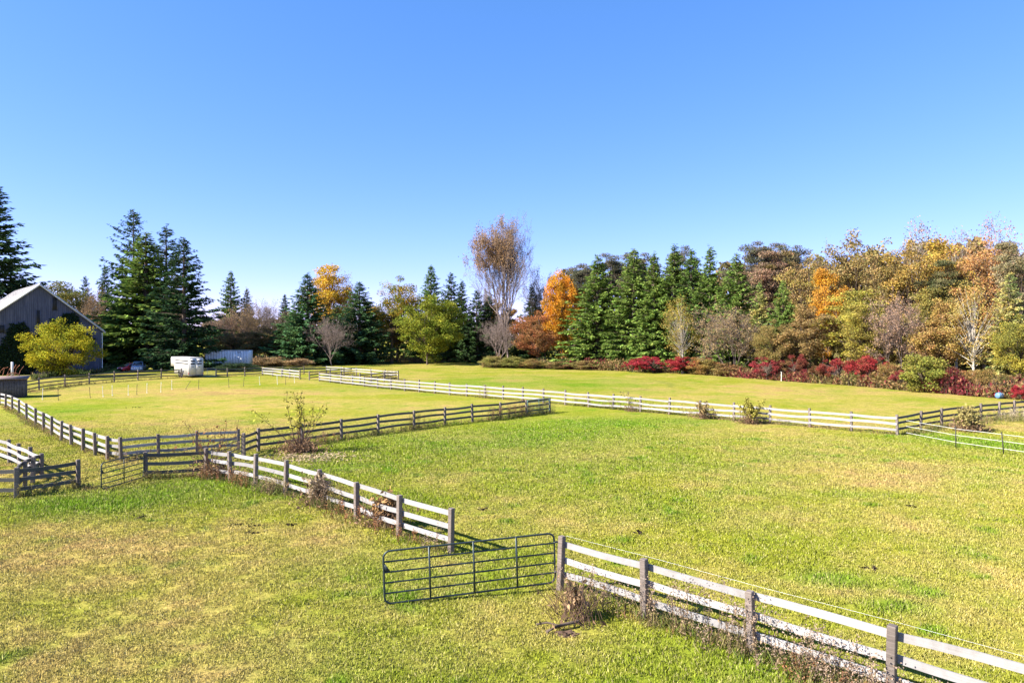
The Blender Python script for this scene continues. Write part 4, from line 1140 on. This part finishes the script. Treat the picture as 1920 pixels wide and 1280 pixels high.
T('bare2', 'broad pinkish half bare tree in front of the golden olive tree', 1692, 548, 135, 88, PINKTAN, (.26, .17, .10), name='half_bare_tree')
T('tall1', 'yellow olive tree left of the broad pinkish tree', 1628, 570, 74, 91, (.33, .28, .05), OLIVE, name=MAP)
T('thin0', 'pale barked tree with tan leaves and a tall bare trunk near the right edge', 1826, 520, 96, 80, (.32, .22, .08), (.28, .23, .06), name=MAP)
T('round1', 'olive yellow tree between the pinkish tree and the pale barked tree', 1772, 560, 100, 84, (.31, .23, .06), (.27, .16, .07), name=MAP)
T('spruce3', 'dark green cedar at the right edge below the layered pine', 1893, 512, 84, 78, (.06, .085, .03), OLIVE, name=SPR)
T('round2', 'olive green low tree at the right edge', 1915, 590, 80, 74, (.14, .14, .035), (.30, .25, .04), name=MAP)
T('round1', 'brown olive low tree below the deep orange tree', 1510, 572, 96, 100, (.27, .18, .075), (.2, .145, .06), name=MAP)
T('round2', 'brown low tree below the light green spruce', 1455, 600, 70, 102, (.18, .13, .05), OLIVE, name=MAP)
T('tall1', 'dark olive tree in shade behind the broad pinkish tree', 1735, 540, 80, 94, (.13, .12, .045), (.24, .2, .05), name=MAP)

# shrubs at the foot of the wood: (x, top, width, base row, colours, label)
def shrub(u, top, w, base, c1, c2, lab, kind='shrub0', cat='shrub'):
    d = CAM_H * 1280 / (base - 633.)
    plant(kind, lab, u, top, w, d, c1, c2, cat, 'shrub', 'shrubs at the foot of the wood')
HEDGE = (.20, .19, .05)
shrub(925, 667, 44, 689.5, HEDGE, (.26, .2, .08), 'yellow green hedge bush at the left end of the field hedge')
shrub(962, 668, 44, 690, (.17, .17, .05), HEDGE, 'yellow green hedge bush in the middle of the field hedge')
shrub(1000, 672, 46, 691, (.24, .14, .06), HEDGE, 'brownish hedge bush below the red brown tree', 'shrub1')
shrub(1048, 676, 44, 692, (.25, .13, .07), (.2, .17, .06), 'rusty low bush below the orange maple', 'shrub1')
shrub(1096, 675, 46, 693, (.2, .18, .06), (.27, .18, .08), 'yellow brown low bush below the first big spruce')
shrub(1145, 680, 44, 694, (.24, .18, .08), OLIVE, 'yellow brown low bush below the second big spruce', 'shrub1')
shrub(1186, 672, 34, 698, RED, (0.208, 0.037, 0.031), 'small crimson sumac at the left end of the red row', 'sumac', 'sumac')
shrub(1224, 668, 70, 699.5, RED, (0.291, 0.037, 0.050), 'large crimson sumac left in the red row below the spruces', 'sumac', 'sumac')
shrub(1280, 668, 58, 700.5, RED, (0.252, 0.037, 0.037), 'crimson sumac right in the red row below the spruces', 'sumac', 'sumac')
shrub(1320, 670, 56, 702, (.20, .17, .05), (.30, .16, .06), 'yellow brown bush below the broad tan bush tree, left')
shrub(1366, 680, 56, 705, (.26, .15, .07), (.19, .16, .05), 'brown bush below the broad tan bush tree, right', 'shrub1')
shrub(1438, 668, 66, 712, (0.214, 0.025, 0.037), (0.151, 0.050, 0.037), 'crimson sumac with brown stems right of the broad tan bush tree', 'sumac', 'sumac')
shrub(1490, 664, 50, 714, (0.158, 0.031, 0.031), (0.139, 0.082, 0.037), 'dull red sumac left of the white marker post tree line', 'sumac', 'sumac')
shrub(1530, 685, 52, 717, (0.214, 0.031, 0.044), (0.139, 0.088, 0.037), 'red sumac below the brown olive low tree', 'sumac', 'sumac')
shrub(1572, 672, 60, 720, (0.228, 0.029, 0.037), (0.176, 0.063, 0.037), 'crimson sumac at the left of the long right red patch', 'sumac', 'sumac')
shrub(1622, 666, 76, 723, (0.265, 0.031, 0.035), (0.208, 0.050, 0.037), 'largest scarlet sumac in the long right red patch', 'sumac', 'sumac')
shrub(1668, 680, 46, 727, (.24, .14, .06), (.2, .17, .05), 'brown bush between scarlet sumac and the green bush', 'shrub0')
shrub(1692, 694, 34, 730, (0.252, 0.031, 0.050), (0.164, 0.063, 0.037), 'small pink red sumac beside the bright green bush', 'sumac', 'sumac')
shrub(1735, 664, 80, 735, (.16, .175, .035), (.22, .20, .045), 'bright green yellow bush at the field edge', 'shrub0')
shrub(1786, 688, 60, 737, (.30, .10, .06), (.22, .14, .05), 'reddish brown bush right of the bright green bush', 'shrub1')
shrub(1835, 690, 60, 739, (.19, .17, .045), (.24, .14, .06), 'olive bush in front of the pale barked tree', 'shrub0')
shrub(1880, 700, 50, 742, (.12, .13, .04), (.24, .14, .06), 'dark olive bush left of the right edge sumac', 'shrub1')
shrub(1916, 722, 34, 752, (0.265, 0.025, 0.037), (0.228, 0.044, 0.037), 'crimson sumac at the right edge', 'sumac', 'sumac')
shrub(447, 680, 70, 696, (.03, .05, .025), (.04, .06, .03), 'dark green low bush in front of the white box trailer', 'shrub0')
shrub(560, 671, 50, 687, (.30, .2, .11), (.24, .17, .09), 'tan dry brush left of the broad front spruce', 'shrub1')
shrub(500, 669, 80, 686, (.28, .19, .10), (.24, .17, .09), 'tan dry brush right of the white box trailer', 'shrub0')

# wood behind as one mass (only glimpsed between the trees)
def mass(label, segs, n, seed, name='woodland'):
    r = np.random.default_rng(seed); b = MB()
    for (u0, d0, u1, d1, depth, top, c, sh) in segs:
        k = int(n * sh); f = r.random(k)
        u = u0 + (u1 - u0) * f; d = d0 + (d1 - d0) * f + r.random(k) * depth
        x = (u - 960) / 1280 * d
        hm = (CAM_H + (633 - top) / 1280 * d) * (.72 + .4 * fbm(u / 26., d * 0, seed))
        z = hm * r.random(k) ** .8
        P = np.stack([x, d, z], 1); dd = rand_unit(r, k); s = nrm(np.cross(dd, rand_unit(r, k)))
        t = (.5 + .9 * r.random(k))[:, None]; L = .45 + .5 * r.random(k)
        mixn = (fbm(u / 14., z / 2.2, seed + 3) > .5)[:, None]
        col = np.where(mixn, np.array(c), np.array(c) * np.array((.75, .9, .8)))
        b.kites(P, dd, s, L * 1.2, L, col * t)
    tag(b.build(name, M_BRUSH), label, 'woodland', kind='stuff')
mass('dense far woodland glimpsed between the trees', [(380, 205, 560, 205, 16, 588, (.14, .11, .065), .12), (560, 200, 1060, 190, 12, 600, (.05, .06, .03), .22), (1050, 182, 1330, 150, 14, 500, (.17, .125, .075), .26), (1330, 150, 1600, 124, 12, 482, (.20, .145, .07), .26), (1580, 124, 1990, 100, 12, 458, (.24, .17, .065), .42), (-60, 205, 240, 205, 12, 590, (.07, .08, .04), .1)], 60000, 5)

def brush(label, pts, n, h, cols, seed, name='undergrowth'):
    """low tangled brush along the foot of the wood"""
    r = np.random.default_rng(seed); b = MB(); P = []; 
    pts = np.array([G(*p) for p in pts]); f = r.random(n) * (len(pts) - 1); i = f.astype(int); f = (f - i)[:, None]
    q = pts[i] * (1 - f) + pts[i + 1] * f
    dist = q[:, 1]
    q = q * (1 + (r.random((n, 1)) * 5.0) / dist[:, None])
    hh = h * (.08 + 1.5 * fbm(q[:, 0] / 3., q[:, 1] / 3., seed) ** 1.8) 
    z = hh * r.random(n) ** 1.3
    P = np.stack([q[:, 0], q[:, 1], z], 1)
    d = nrm(rand_unit(r, n) + np.array((0, 0, .8))); s = nrm(np.cross(d, rand_unit(r, n)))
    ci = (fbm(q[:, 0] / 4. + 31, q[:, 1] / 4., seed + 9, 3) * 1.6 - .3 + r.normal(0, .15, n)) * len(cols)
    c = np.array(cols)[np.clip(ci.astype(int), 0, len(cols) - 1)] * (.5 + .9 * r.random((n, 1)))
    L = .15 + .25 * r.random(n)
    b.kites(P, d, s, L * 1.5, L * .7, c)
    k = n // 10
    b.segs(P[:k] * np.array((1, 1, 0)), P[:k] + r.normal(0, .2, (k, 3)) + np.array((0, 0, .6)), .02, .01, (.2, .15, .12))
    tag(b.build(name, M_BRUSH), label, 'undergrowth', kind='stuff')
brush('tangled brown undergrowth and fallen leaves along the field edge', [(905, 689), (1060, 692), (1190, 697), (1300, 701), (1400, 709), (1480, 715), (1580, 722), (1700, 733), (1800, 741), (1880, 747), (1960, 752)], 42000, 2.6, [(.17, .035, .04), (.25, .10, .06), (.24, .16, .07), (.2, .17, .06), (.30, .2, .09), (.15, .15, .05)], 3)
brush('tan dry grass and brush beyond the lawn', [(470, 688), (540, 686), (600, 682), (700, 680), (800, 680), (905, 680)], 9000, 2.4, [(.30, .2, .11), (.26, .17, .09), (.16, .14, .06)], 4, 'dry_brush')
brush('dark weeds at the foot of the barn and spruces', [(60, 712), (120, 706), (190, 699), (215, 690), (320, 688), (400, 690)], 6000, 1.0, [(.06, .09, .03), (.10, .12, .04), (.2, .16, .07)], 6, 'barnyard_weeds')

# ------------------------------------------------------------------ weeds and saplings near the fences
def weeds(b, x, y, h, r, n=1, lush=.5, base=(.24, .17, .10), head=(.36, .27, .19)):
    """dead goldenrod-like stalks with dry leaves and fluffy heads"""
    for _ in range(n):
        hh = h * (.55 + .6 * r.random()); a = r.random() * 2 * PI; ln = r.random() * .25
        p0 = np.array((x + r.normal(0, .10), y + r.normal(0, .10), 0.)); p1 = p0 + np.array((math.cos(a) * ln * hh, math.sin(a) * ln * hh, hh))
        mid = (p0 + p1) / 2 + r.normal(0, .03, 3)
        t = .6 + .6 * r.random()
        b.segs([p0, mid], [mid, p1], [.007, .006], [.006, .003], np.array(base) * t * .7, 3)
        k = int(10 + 20 * hh)
        f = r.random(k); P = p0 + (p1 - p0) * f[:, None] + r.normal(0, .015, (k, 3))
        d = nrm(rand_unit(r, k) * np.array((1, 1, .5)) + np.array((0, 0, -.1))); s = nrm(np.cross(d, rand_unit(r, k)))
        L = .035 + .055 * r.random(k)
        b.kites(P, d, s, L, L * .4, np.array(base) * (.6 + .8 * r.random((k, 1))))
        k = int(18 + 30 * r.random()); P = p1 + r.normal(0, 1, (k, 3)) * np.array((.07, .07, .09)) * (.6 + .6 * hh)
        d = rand_unit(r, k); s = nrm(np.cross(d, rand_unit(r, k))); L = .018 + .028 * r.random(k)
        b.kites(P, d, s, L, L * .8, np.array(head) * (.6 + .7 * r.random((k, 1))))

def clump_grass(b, x, y, h, r, n, col):
    P = np.stack([x + r.normal(0, .12, n), y + r.normal(0, .12, n), np.full(n, -.01)], 1)
    d = nrm(np.stack([r.normal(0, .5, n), r.normal(0, .5, n), np.ones(n)], 1)); s = nrm(np.cross(d, rand_unit(r, n)))
    L = h * (.5 + .8 * r.random(n)); b.kites(P, d, s, L, .018, np.array(col) * (.55 + .9 * r.random((n, 1))))

def weed_strip(label, pts, spec, seed, side=0., name='fence_weeds'):
    r = np.random.default_rng(seed); b = MB(); pts = np.array(pts)
    seg = np.linalg.norm(np.diff(pts, axis=0), axis=1); cum = np.concatenate([[0], np.cumsum(seg)])
    def at(s):
        i = min(np.searchsorted(cum, s, 'right') - 1, len(seg) - 1); f = (s - cum[i]) / seg[i]
        p = pts[i] * (1 - f) + pts[i + 1] * f; t = (pts[i + 1] - pts[i]) / seg[i]
        return p, np.array((t[1], -t[0]))
    for (s0, s1, n, h, off, spread, base, head) in spec:
        for _ in range(n):
            s = (s0 + (s1 - s0) * r.random()) * cum[-1]; p, nv = at(s)
            if nv[1] > 0: nv = -nv
            q = p + nv * (off + r.normal(0, spread))
            weeds(b, q[0], q[1], h, r, 1, base=base, head=head)
            if r.random() < .6: clump_grass(b, q[0], q[1], .22 + .2 * h, r, 14, (.20, .17, .07) if r.random() < .6 else (.13, .17, .04))
    # rank grass along the foot of the boards
    for _ in range(int(cum[-1] * 7)):
        p, nv = at(r.random() * cum[-1]); q = p + nv * r.normal(0.05, .16)
        clump_grass(b, q[0], q[1], .16 + .16 * r.random(), r, 10, [(.22, .17, .07), (.14, .15, .045), (.26, .2, .10), (.20, .11, .06)][r.integers(0, 4)])
    tag(b.build(name, M_STALK), label, 'weeds', kind='stuff')
GB = (.23, .165, .10); GH = (.29, .21, .155); RB_ = (.27, .12, .06)
weed_strip('dead goldenrod weeds and rank grass along the near white fence', near_pts, [(.02, .10, 4, .7, .2, .2, GB, GH), (.08, .2, 12, .72, .2, .18, GB, GH), (.20, .26, 10, .8, .1, .16, GB, GH), (.27, .33, 12, .95, .12, .12, GB, GH), (.34, .41, 16, 1.0, .12, .12, GB, GH), (.41, .6, 34, .8, .18, .2, GB, GH), (.3, .62, 40, .4, .3, .2, GB, GH), (.46, .6, 22, .35, .5, .22, RB_, (.26, .14, .08)), (.6, 1., 26, .6, .1, .25, GB, GH), (.1, .3, 12, .4, -.3, .2, GB, GH)], 11)
bp = gp((386, 893), (431, 900), (478, 909), (535, 925), (598, 946), (668, 973), (748, 1004), (845, 1036))
weed_strip('dry brown weeds along the foot of the white fence with dead plants', bp, [(0, .22, 46, .55, .25, .22, RB_, (.3, .2, .1)), (.26, .38, 40, .55, .3, .22, GB, (.34, .27, .12)), (.50, .56, 26, 1.05, .1, .14, GB, GH), (.55, .62, 20, .95, -.05, .16, (.16, .15, .05), (.28, .2, .08)), (.6, .95, 26, .4, .2, .2, RB_, (.32, .16, .08)), (.95, 1., 10, .5, .1, .2, GB, GH)], 12)
weed_strip('rank weeds under the long dark fence', gp((484, 846), (640, 823), (834, 796), (938, 785), (1031, 773)), [(.05, .2, 40, .6, .5, .35, RB_, (.34, .25, .14)), (.2, .6, 60, .3, .25, .2, (.09, .10, .04), (.14, .12, .05)), (.43, .5, 22, .95, 0, .12, (.22, .2, .06), (.3, .24, .08)), (.72, .9, 110, .85, .05, .22, (.20, .14, .07), (.27, .17, .08)), (.88, 1., 60, .75, .1, .3, (.14, .15, .05), (.26, .2, .08))], 13)
weed_strip('weeds along the far white fence', gp((1683, 816), (1376, 788), (1104, 763), (815, 737.5), (599, 714.5)), [(.08, .2, 30, .5, .1, .2, (.2, .16, .07), (.3, .22, .1)), (.2, .30, 60, .9, -.1, .22, (.24, .19, .05), (.34, .25, .08)), (.28, .36, 60, .8, -.2, .2, (.22, .16, .08), (.27, .18, .09)), (.5, .53, 12, 1.2, .0, .2, GB, GH), (.66, .95, 110, .8, -.5, .4, (.26, .19, .12), (.34, .26, .17))], 14)
weed_strip('low rank weeds along the right dark fence', gp((1690, 815), (1766, 799.5), (1840, 789.5), (1930, 779)), [(0, .25, 40, .5, .5, .3, (.12, .14, .04), (.2, .17, .07)), (.25, .6, 40, .6, .8, .4, GB, GH), (.7, 1., 110, .75, 1.4, .6, (.40, .32, .19), (.48, .40, .28)), (.6, .9, 40, .5, .3, .3, (.13, .16, .04), (.2, .19, .07))], 15)
weed_strip('rank grass under the left paddock fences', gp((10, 763), (66, 797), (133, 834), (226, 864), (297, 856), (447, 845)), [(.3, .6, 30, .3, .1, .2, (.2, .15, .07), (.25, .19, .1)), (.85, 1., 30, .5, .2, .2, GB, GH)], 16)
weed_strip('rank grass and weeds under the dark gateway fences', gp((30, 933), (146, 915), (189, 922), (273, 897), (386, 893)), [(.0, .3, 18, .4, .1, .2, (.12, .11, .04), (.2, .16, .07)), (.7, 1., 30, .35, .2, .2, (.19, .16, .05), (.28, .22, .1))], 17)
weed_strip('dry weeds along the barnyard fence', gp((38, 737), (167, 719.5), (340, 708)), [(0, .5, 60, .6, .3, .3, (.2, .15, .08), (.28, .2, .12)), (.5, 1, 30, .4, .3, .3, (.13, .14, .04), (.2, .18, .07))], 18)
weed_strip('dry weeds along the lane fences and pen', gp((405, 707), (492, 703), (612, 701), (747, 712)), [(.3, 1, 70, .7, -.5, .6, (.27, .19, .13), (.33, .24, .17)), (.9, .98, 40, 1.3, 0, .3, (.24, .16, .1), (.3, .2, .13))], 19)

def sapling(label, u, v, H, seed, nstem, leaves, lc, spread, basebrush=0, name='sapling', stem=(.13, .08, .06), lo=.5, cat='sapling'):
    r = np.random.default_rng(seed); x, y = G(u, v); t = thing(name, label, cat, (x, y, 0))
    b = MB(); lf = MB(); tips = []
    for i in range(nstem):
        a = r.random() * 2 * PI; l = H * (.6 + .45 * r.random()); tilt = spread * r.random() ** .7
        p = np.array((r.normal(0, .08), r.normal(0, .08), 0.)); d = np.array((math.cos(a) * math.sin(tilt), math.sin(a) * math.sin(tilt), math.cos(tilt)))
        n = 7; rad = .024 * l / 2.5
        for k in range(n):
            q = p + d * l / n; b.segs([p], [q], [rad], [rad * .82], stem, 5); rad *= .82
            if k >= 2:
                for _ in range(3):
                    dv = nrm((d + r.normal(0, .55, 3))[None])[0]; e = p + dv * l * .26 * r.random(); m = (p + e) / 2 + r.normal(0, .02, 3)
                    b.segs([p, m], [m, e], [rad * .55, rad * .4], [rad * .4, .003], stem, 3); tips += [m, e]
            p = q; d = nrm((d + r.normal(0, .13, 3))[None])[0]
        tips.append(p)
    b.build('stems', M_STALK, t)
    tips = np.array(tips)
    if leaves:
        ok = tips[tips[:, 2] > lo * H]; i = r.integers(0, len(ok), leaves); P = ok[i] + r.normal(0, .05, (leaves, 3))
        d = nrm(rand_unit(r, leaves) + np.array((0, 0, -.7))); s = nrm(np.cross(d, rand_unit(r, leaves))); L = .07 + .08 * r.random(leaves)
        lf.kites(P, d, s, L * 1.3, L * .75, np.array(lc) * (.5 + .9 * r.random((leaves, 1))))
    if basebrush:
        n = basebrush; P = np.stack([r.normal(0, .55, n), r.normal(0, .45, n), np.abs(r.normal(0, .32, n))], 1)
        d = nrm(rand_unit(r, n) + np.array((0, 0, .5))); s = nrm(np.cross(d, rand_unit(r, n))); L = .06 + .1 * r.random(n)
        lf.kites(P, d, s, L * 1.3, L * .5, np.array((.24, .15, .09)) * (.4 + 1.0 * r.random((n, 1))))
        k = 90; Q = np.stack([r.normal(0, .3, k), r.normal(0, .3, k), np.zeros(k)], 1); E = Q + np.stack([r.normal(0, .3, k), r.normal(0, .3, k), .3 + .8 * r.random(k)], 1)
        lf.segs(Q, E, .008, .004, (.2, .13, .09))
    if leaves or basebrush: lf.build('leaves', M_STALK, t)
    return t
sapling('leafy multi stemmed sapling with yellow green leaves at the long dark fence', 562, 848, 3.25, 41, 13, 480, (.32, .29, .05), .62, 1500, lo=.42)
sapling('bare reddish sapling at the fence corner left of the long dark fence', 402, 893, 2.7, 42, 16, 60, (.30, .14, .06), .65, 700)
sapling('withered reddish brown bush leaning on the white fence post', 722, 985, 1.25, 43, 12, 900, (.33, .20, .09), .3, 250, lo=.25, name='dead_bush', cat='bush')
sapling('withered grey vine bush climbing the fence post left of the withered brown bush', 598, 946, 1.35, 44, 12, 700, (.34, .27, .17), .4, 250, lo=.3, name='dead_bush', cat='bush')
sapling('round weedy yellow brown bush at the right dark fence', 1818, 808, 1.75, 45, 30, 2600, (.29, .24, .09), .8, 1200, lo=.2, name='weedy_bush', cat='bush')
sapling('leafy yellow green bush growing through the far white fence', 1408, 794, 1.9, 46, 14, 1300, (.27, .24, .05), .6, 500, lo=.3, name='weedy_bush', cat='bush')
sapling('thin brown bush at the far white fence, left of the leafy one', 1322, 785, 1.4, 47, 10, 600, (.25, .18, .08), .5, 400, lo=.3, name='weedy_bush', cat='bush')
sapling('small dead bush standing in front of the near fence by the large gate', 1083, 1162, .95, 48, 6, 120, (.3, .2, .11), .25, 60, lo=.4, name='dead_bush', cat='bush')
sapling('tall thin dry weed standing above the far white fence', 1183, 771, 1.9, 49, 4, 60, (.34, .27, .14), .25, 60, name='dry_weed', cat='weed')

# fallen leaves under the sapling
r = np.random.default_rng(9); n = 900; x, y = G(580, 858)
b = MB(); P = np.stack([x + r.normal(0, 1.1, n), y + r.normal(0, .8, n), .03 + .04 * r.random(n)], 1); d = nrm(rand_unit(r, n) * np.array((1, 1, .3))); s = nrm(np.cross(d, np.array((0, 0, 1.)) + r.normal(0, .4, (n, 3))))
b.kites(P, d, s, .14, .09, np.array((.40, .30, .19)) * (.5 + .8 * r.random((n, 1)))); tag(b.build('fallen_leaves', M_STALK), 'pale fallen leaves scattered around the leafy sapling', 'leaves', kind='stuff')

# hole with a dead branch, clods
def hole():
    x, y = G(1058, 1183); t = thing('dead_branch', 'short dead branch beside a burrow hole in the foreground grass', 'branch', (x, y, .03), .55)
    b = MB(); tube(b, [(-.45, .0, .05), (-.15, .03, .09), (.15, 0, .1), (.42, .06, .06)], .035, 7); tube(b, [(-.1, .03, .09), (-.3, .2, .14), (-.5, .32, .1)], .02, 6); b.build('limb', M_BARK, t)
    bm = bmesh.new(); bmesh.ops.create_icosphere(bm, subdivisions=3, radius=1)
    rr = np.random.default_rng(3)
    for v in bm.verts:
        k = 1 + rr.normal(0, .2); v.co = Vector((v.co.x * .24 * k, v.co.y * .13 * k, v.co.z * .07 * k))
    me = bpy.data.meshes.new('soil_mound'); bm.to_mesh(me); bm.free(); me.materials.append(M_DIRT); o = link('soil_mound', me); o.location = (x + .05, y - .22, .0)
    tag(o, 'dark soil at the burrow hole beside the dead branch', 'soil')
hole()
r = np.random.default_rng(77); b = MB()
for (u, v, s) in [(253, 764, .3), (438, 1066 - 80, .14), (470, 987, .15), (1195, 998, .10), (545, 985, .1), (1630, 1068, .12), (470, 1000, .1), (265, 970, .14), (1710, 950, .1), (905, 955, .1)]:
    x, y = G(u, v)
    for _ in range(9):
        q = np.array((x + r.normal(0, s), y + r.normal(0, s * .7), .03)); e = rand_unit(r, 6) * .07
        b.add(np.array([q + k * np.array((1, 1, .7)) for k in e]), [(0, 1, 2), (1, 2, 3), (2, 3, 4), (3, 4, 5), (0, 4, 5), (0, 2, 5)], (.05, .038, .03))
tag(b.build('clods', M_STALK), 'dark clods scattered on the pasture', 'clods', kind='stuff')

# small things at the far field edge
x, y = G(1465, 714); t = thing('marker_post', 'slim white marker post at the wood edge below the crimson sumac', 'post', (x, y, 0))
w = MB(); tube(w, [(0, 0, -.1), (0.02, 0, .6), (.03, 0, 1.25)], .05, 8); w.build('shaft', M_STAKE, t); w = MB(); w.box((-.06, -.06, 1.25), (.1, .06, 1.31)); w.build('cap', M_STAKE, t)
x, y = G(1877, 746.5); t = thing('barrel', 'blue plastic barrel lying on its side at the wood edge', 'barrel', (x, y, .3), .3)
w = MB(); k = 16; pr = [(-.5, .0), (-.5, .26), (-.44, .29), (-.2, .3), (0, .32), (.2, .3), (.44, .29), (.5, .26), (.5, 0)]
V = [(px, pr_ * math.cos(a), pr_ * math.sin(a)) for a in np.linspace(0, 2 * PI, k, endpoint=False) for px, pr_ in pr]
q = len(pr); w.add(V, [(i * q + j, i * q + j + 1, ((i + 1) % k) * q + j + 1, ((i + 1) % k) * q + j) for i in range(k) for j in range(q - 1)]); w.build('drum', M_BLUEPL, t, True)
w = MB()
for px in (-.2, .2): tube(w, [(px, .31 * math.cos(a), .31 * math.sin(a)) for a in np.linspace(0, 2 * PI, 18, endpoint=False)], .02, 5, closed=True)
w.build('hoop', M_BLUEPL, t)
print('done', len(bpy.data.objects), sum(len(m.polygons) for m in bpy.data.meshes))
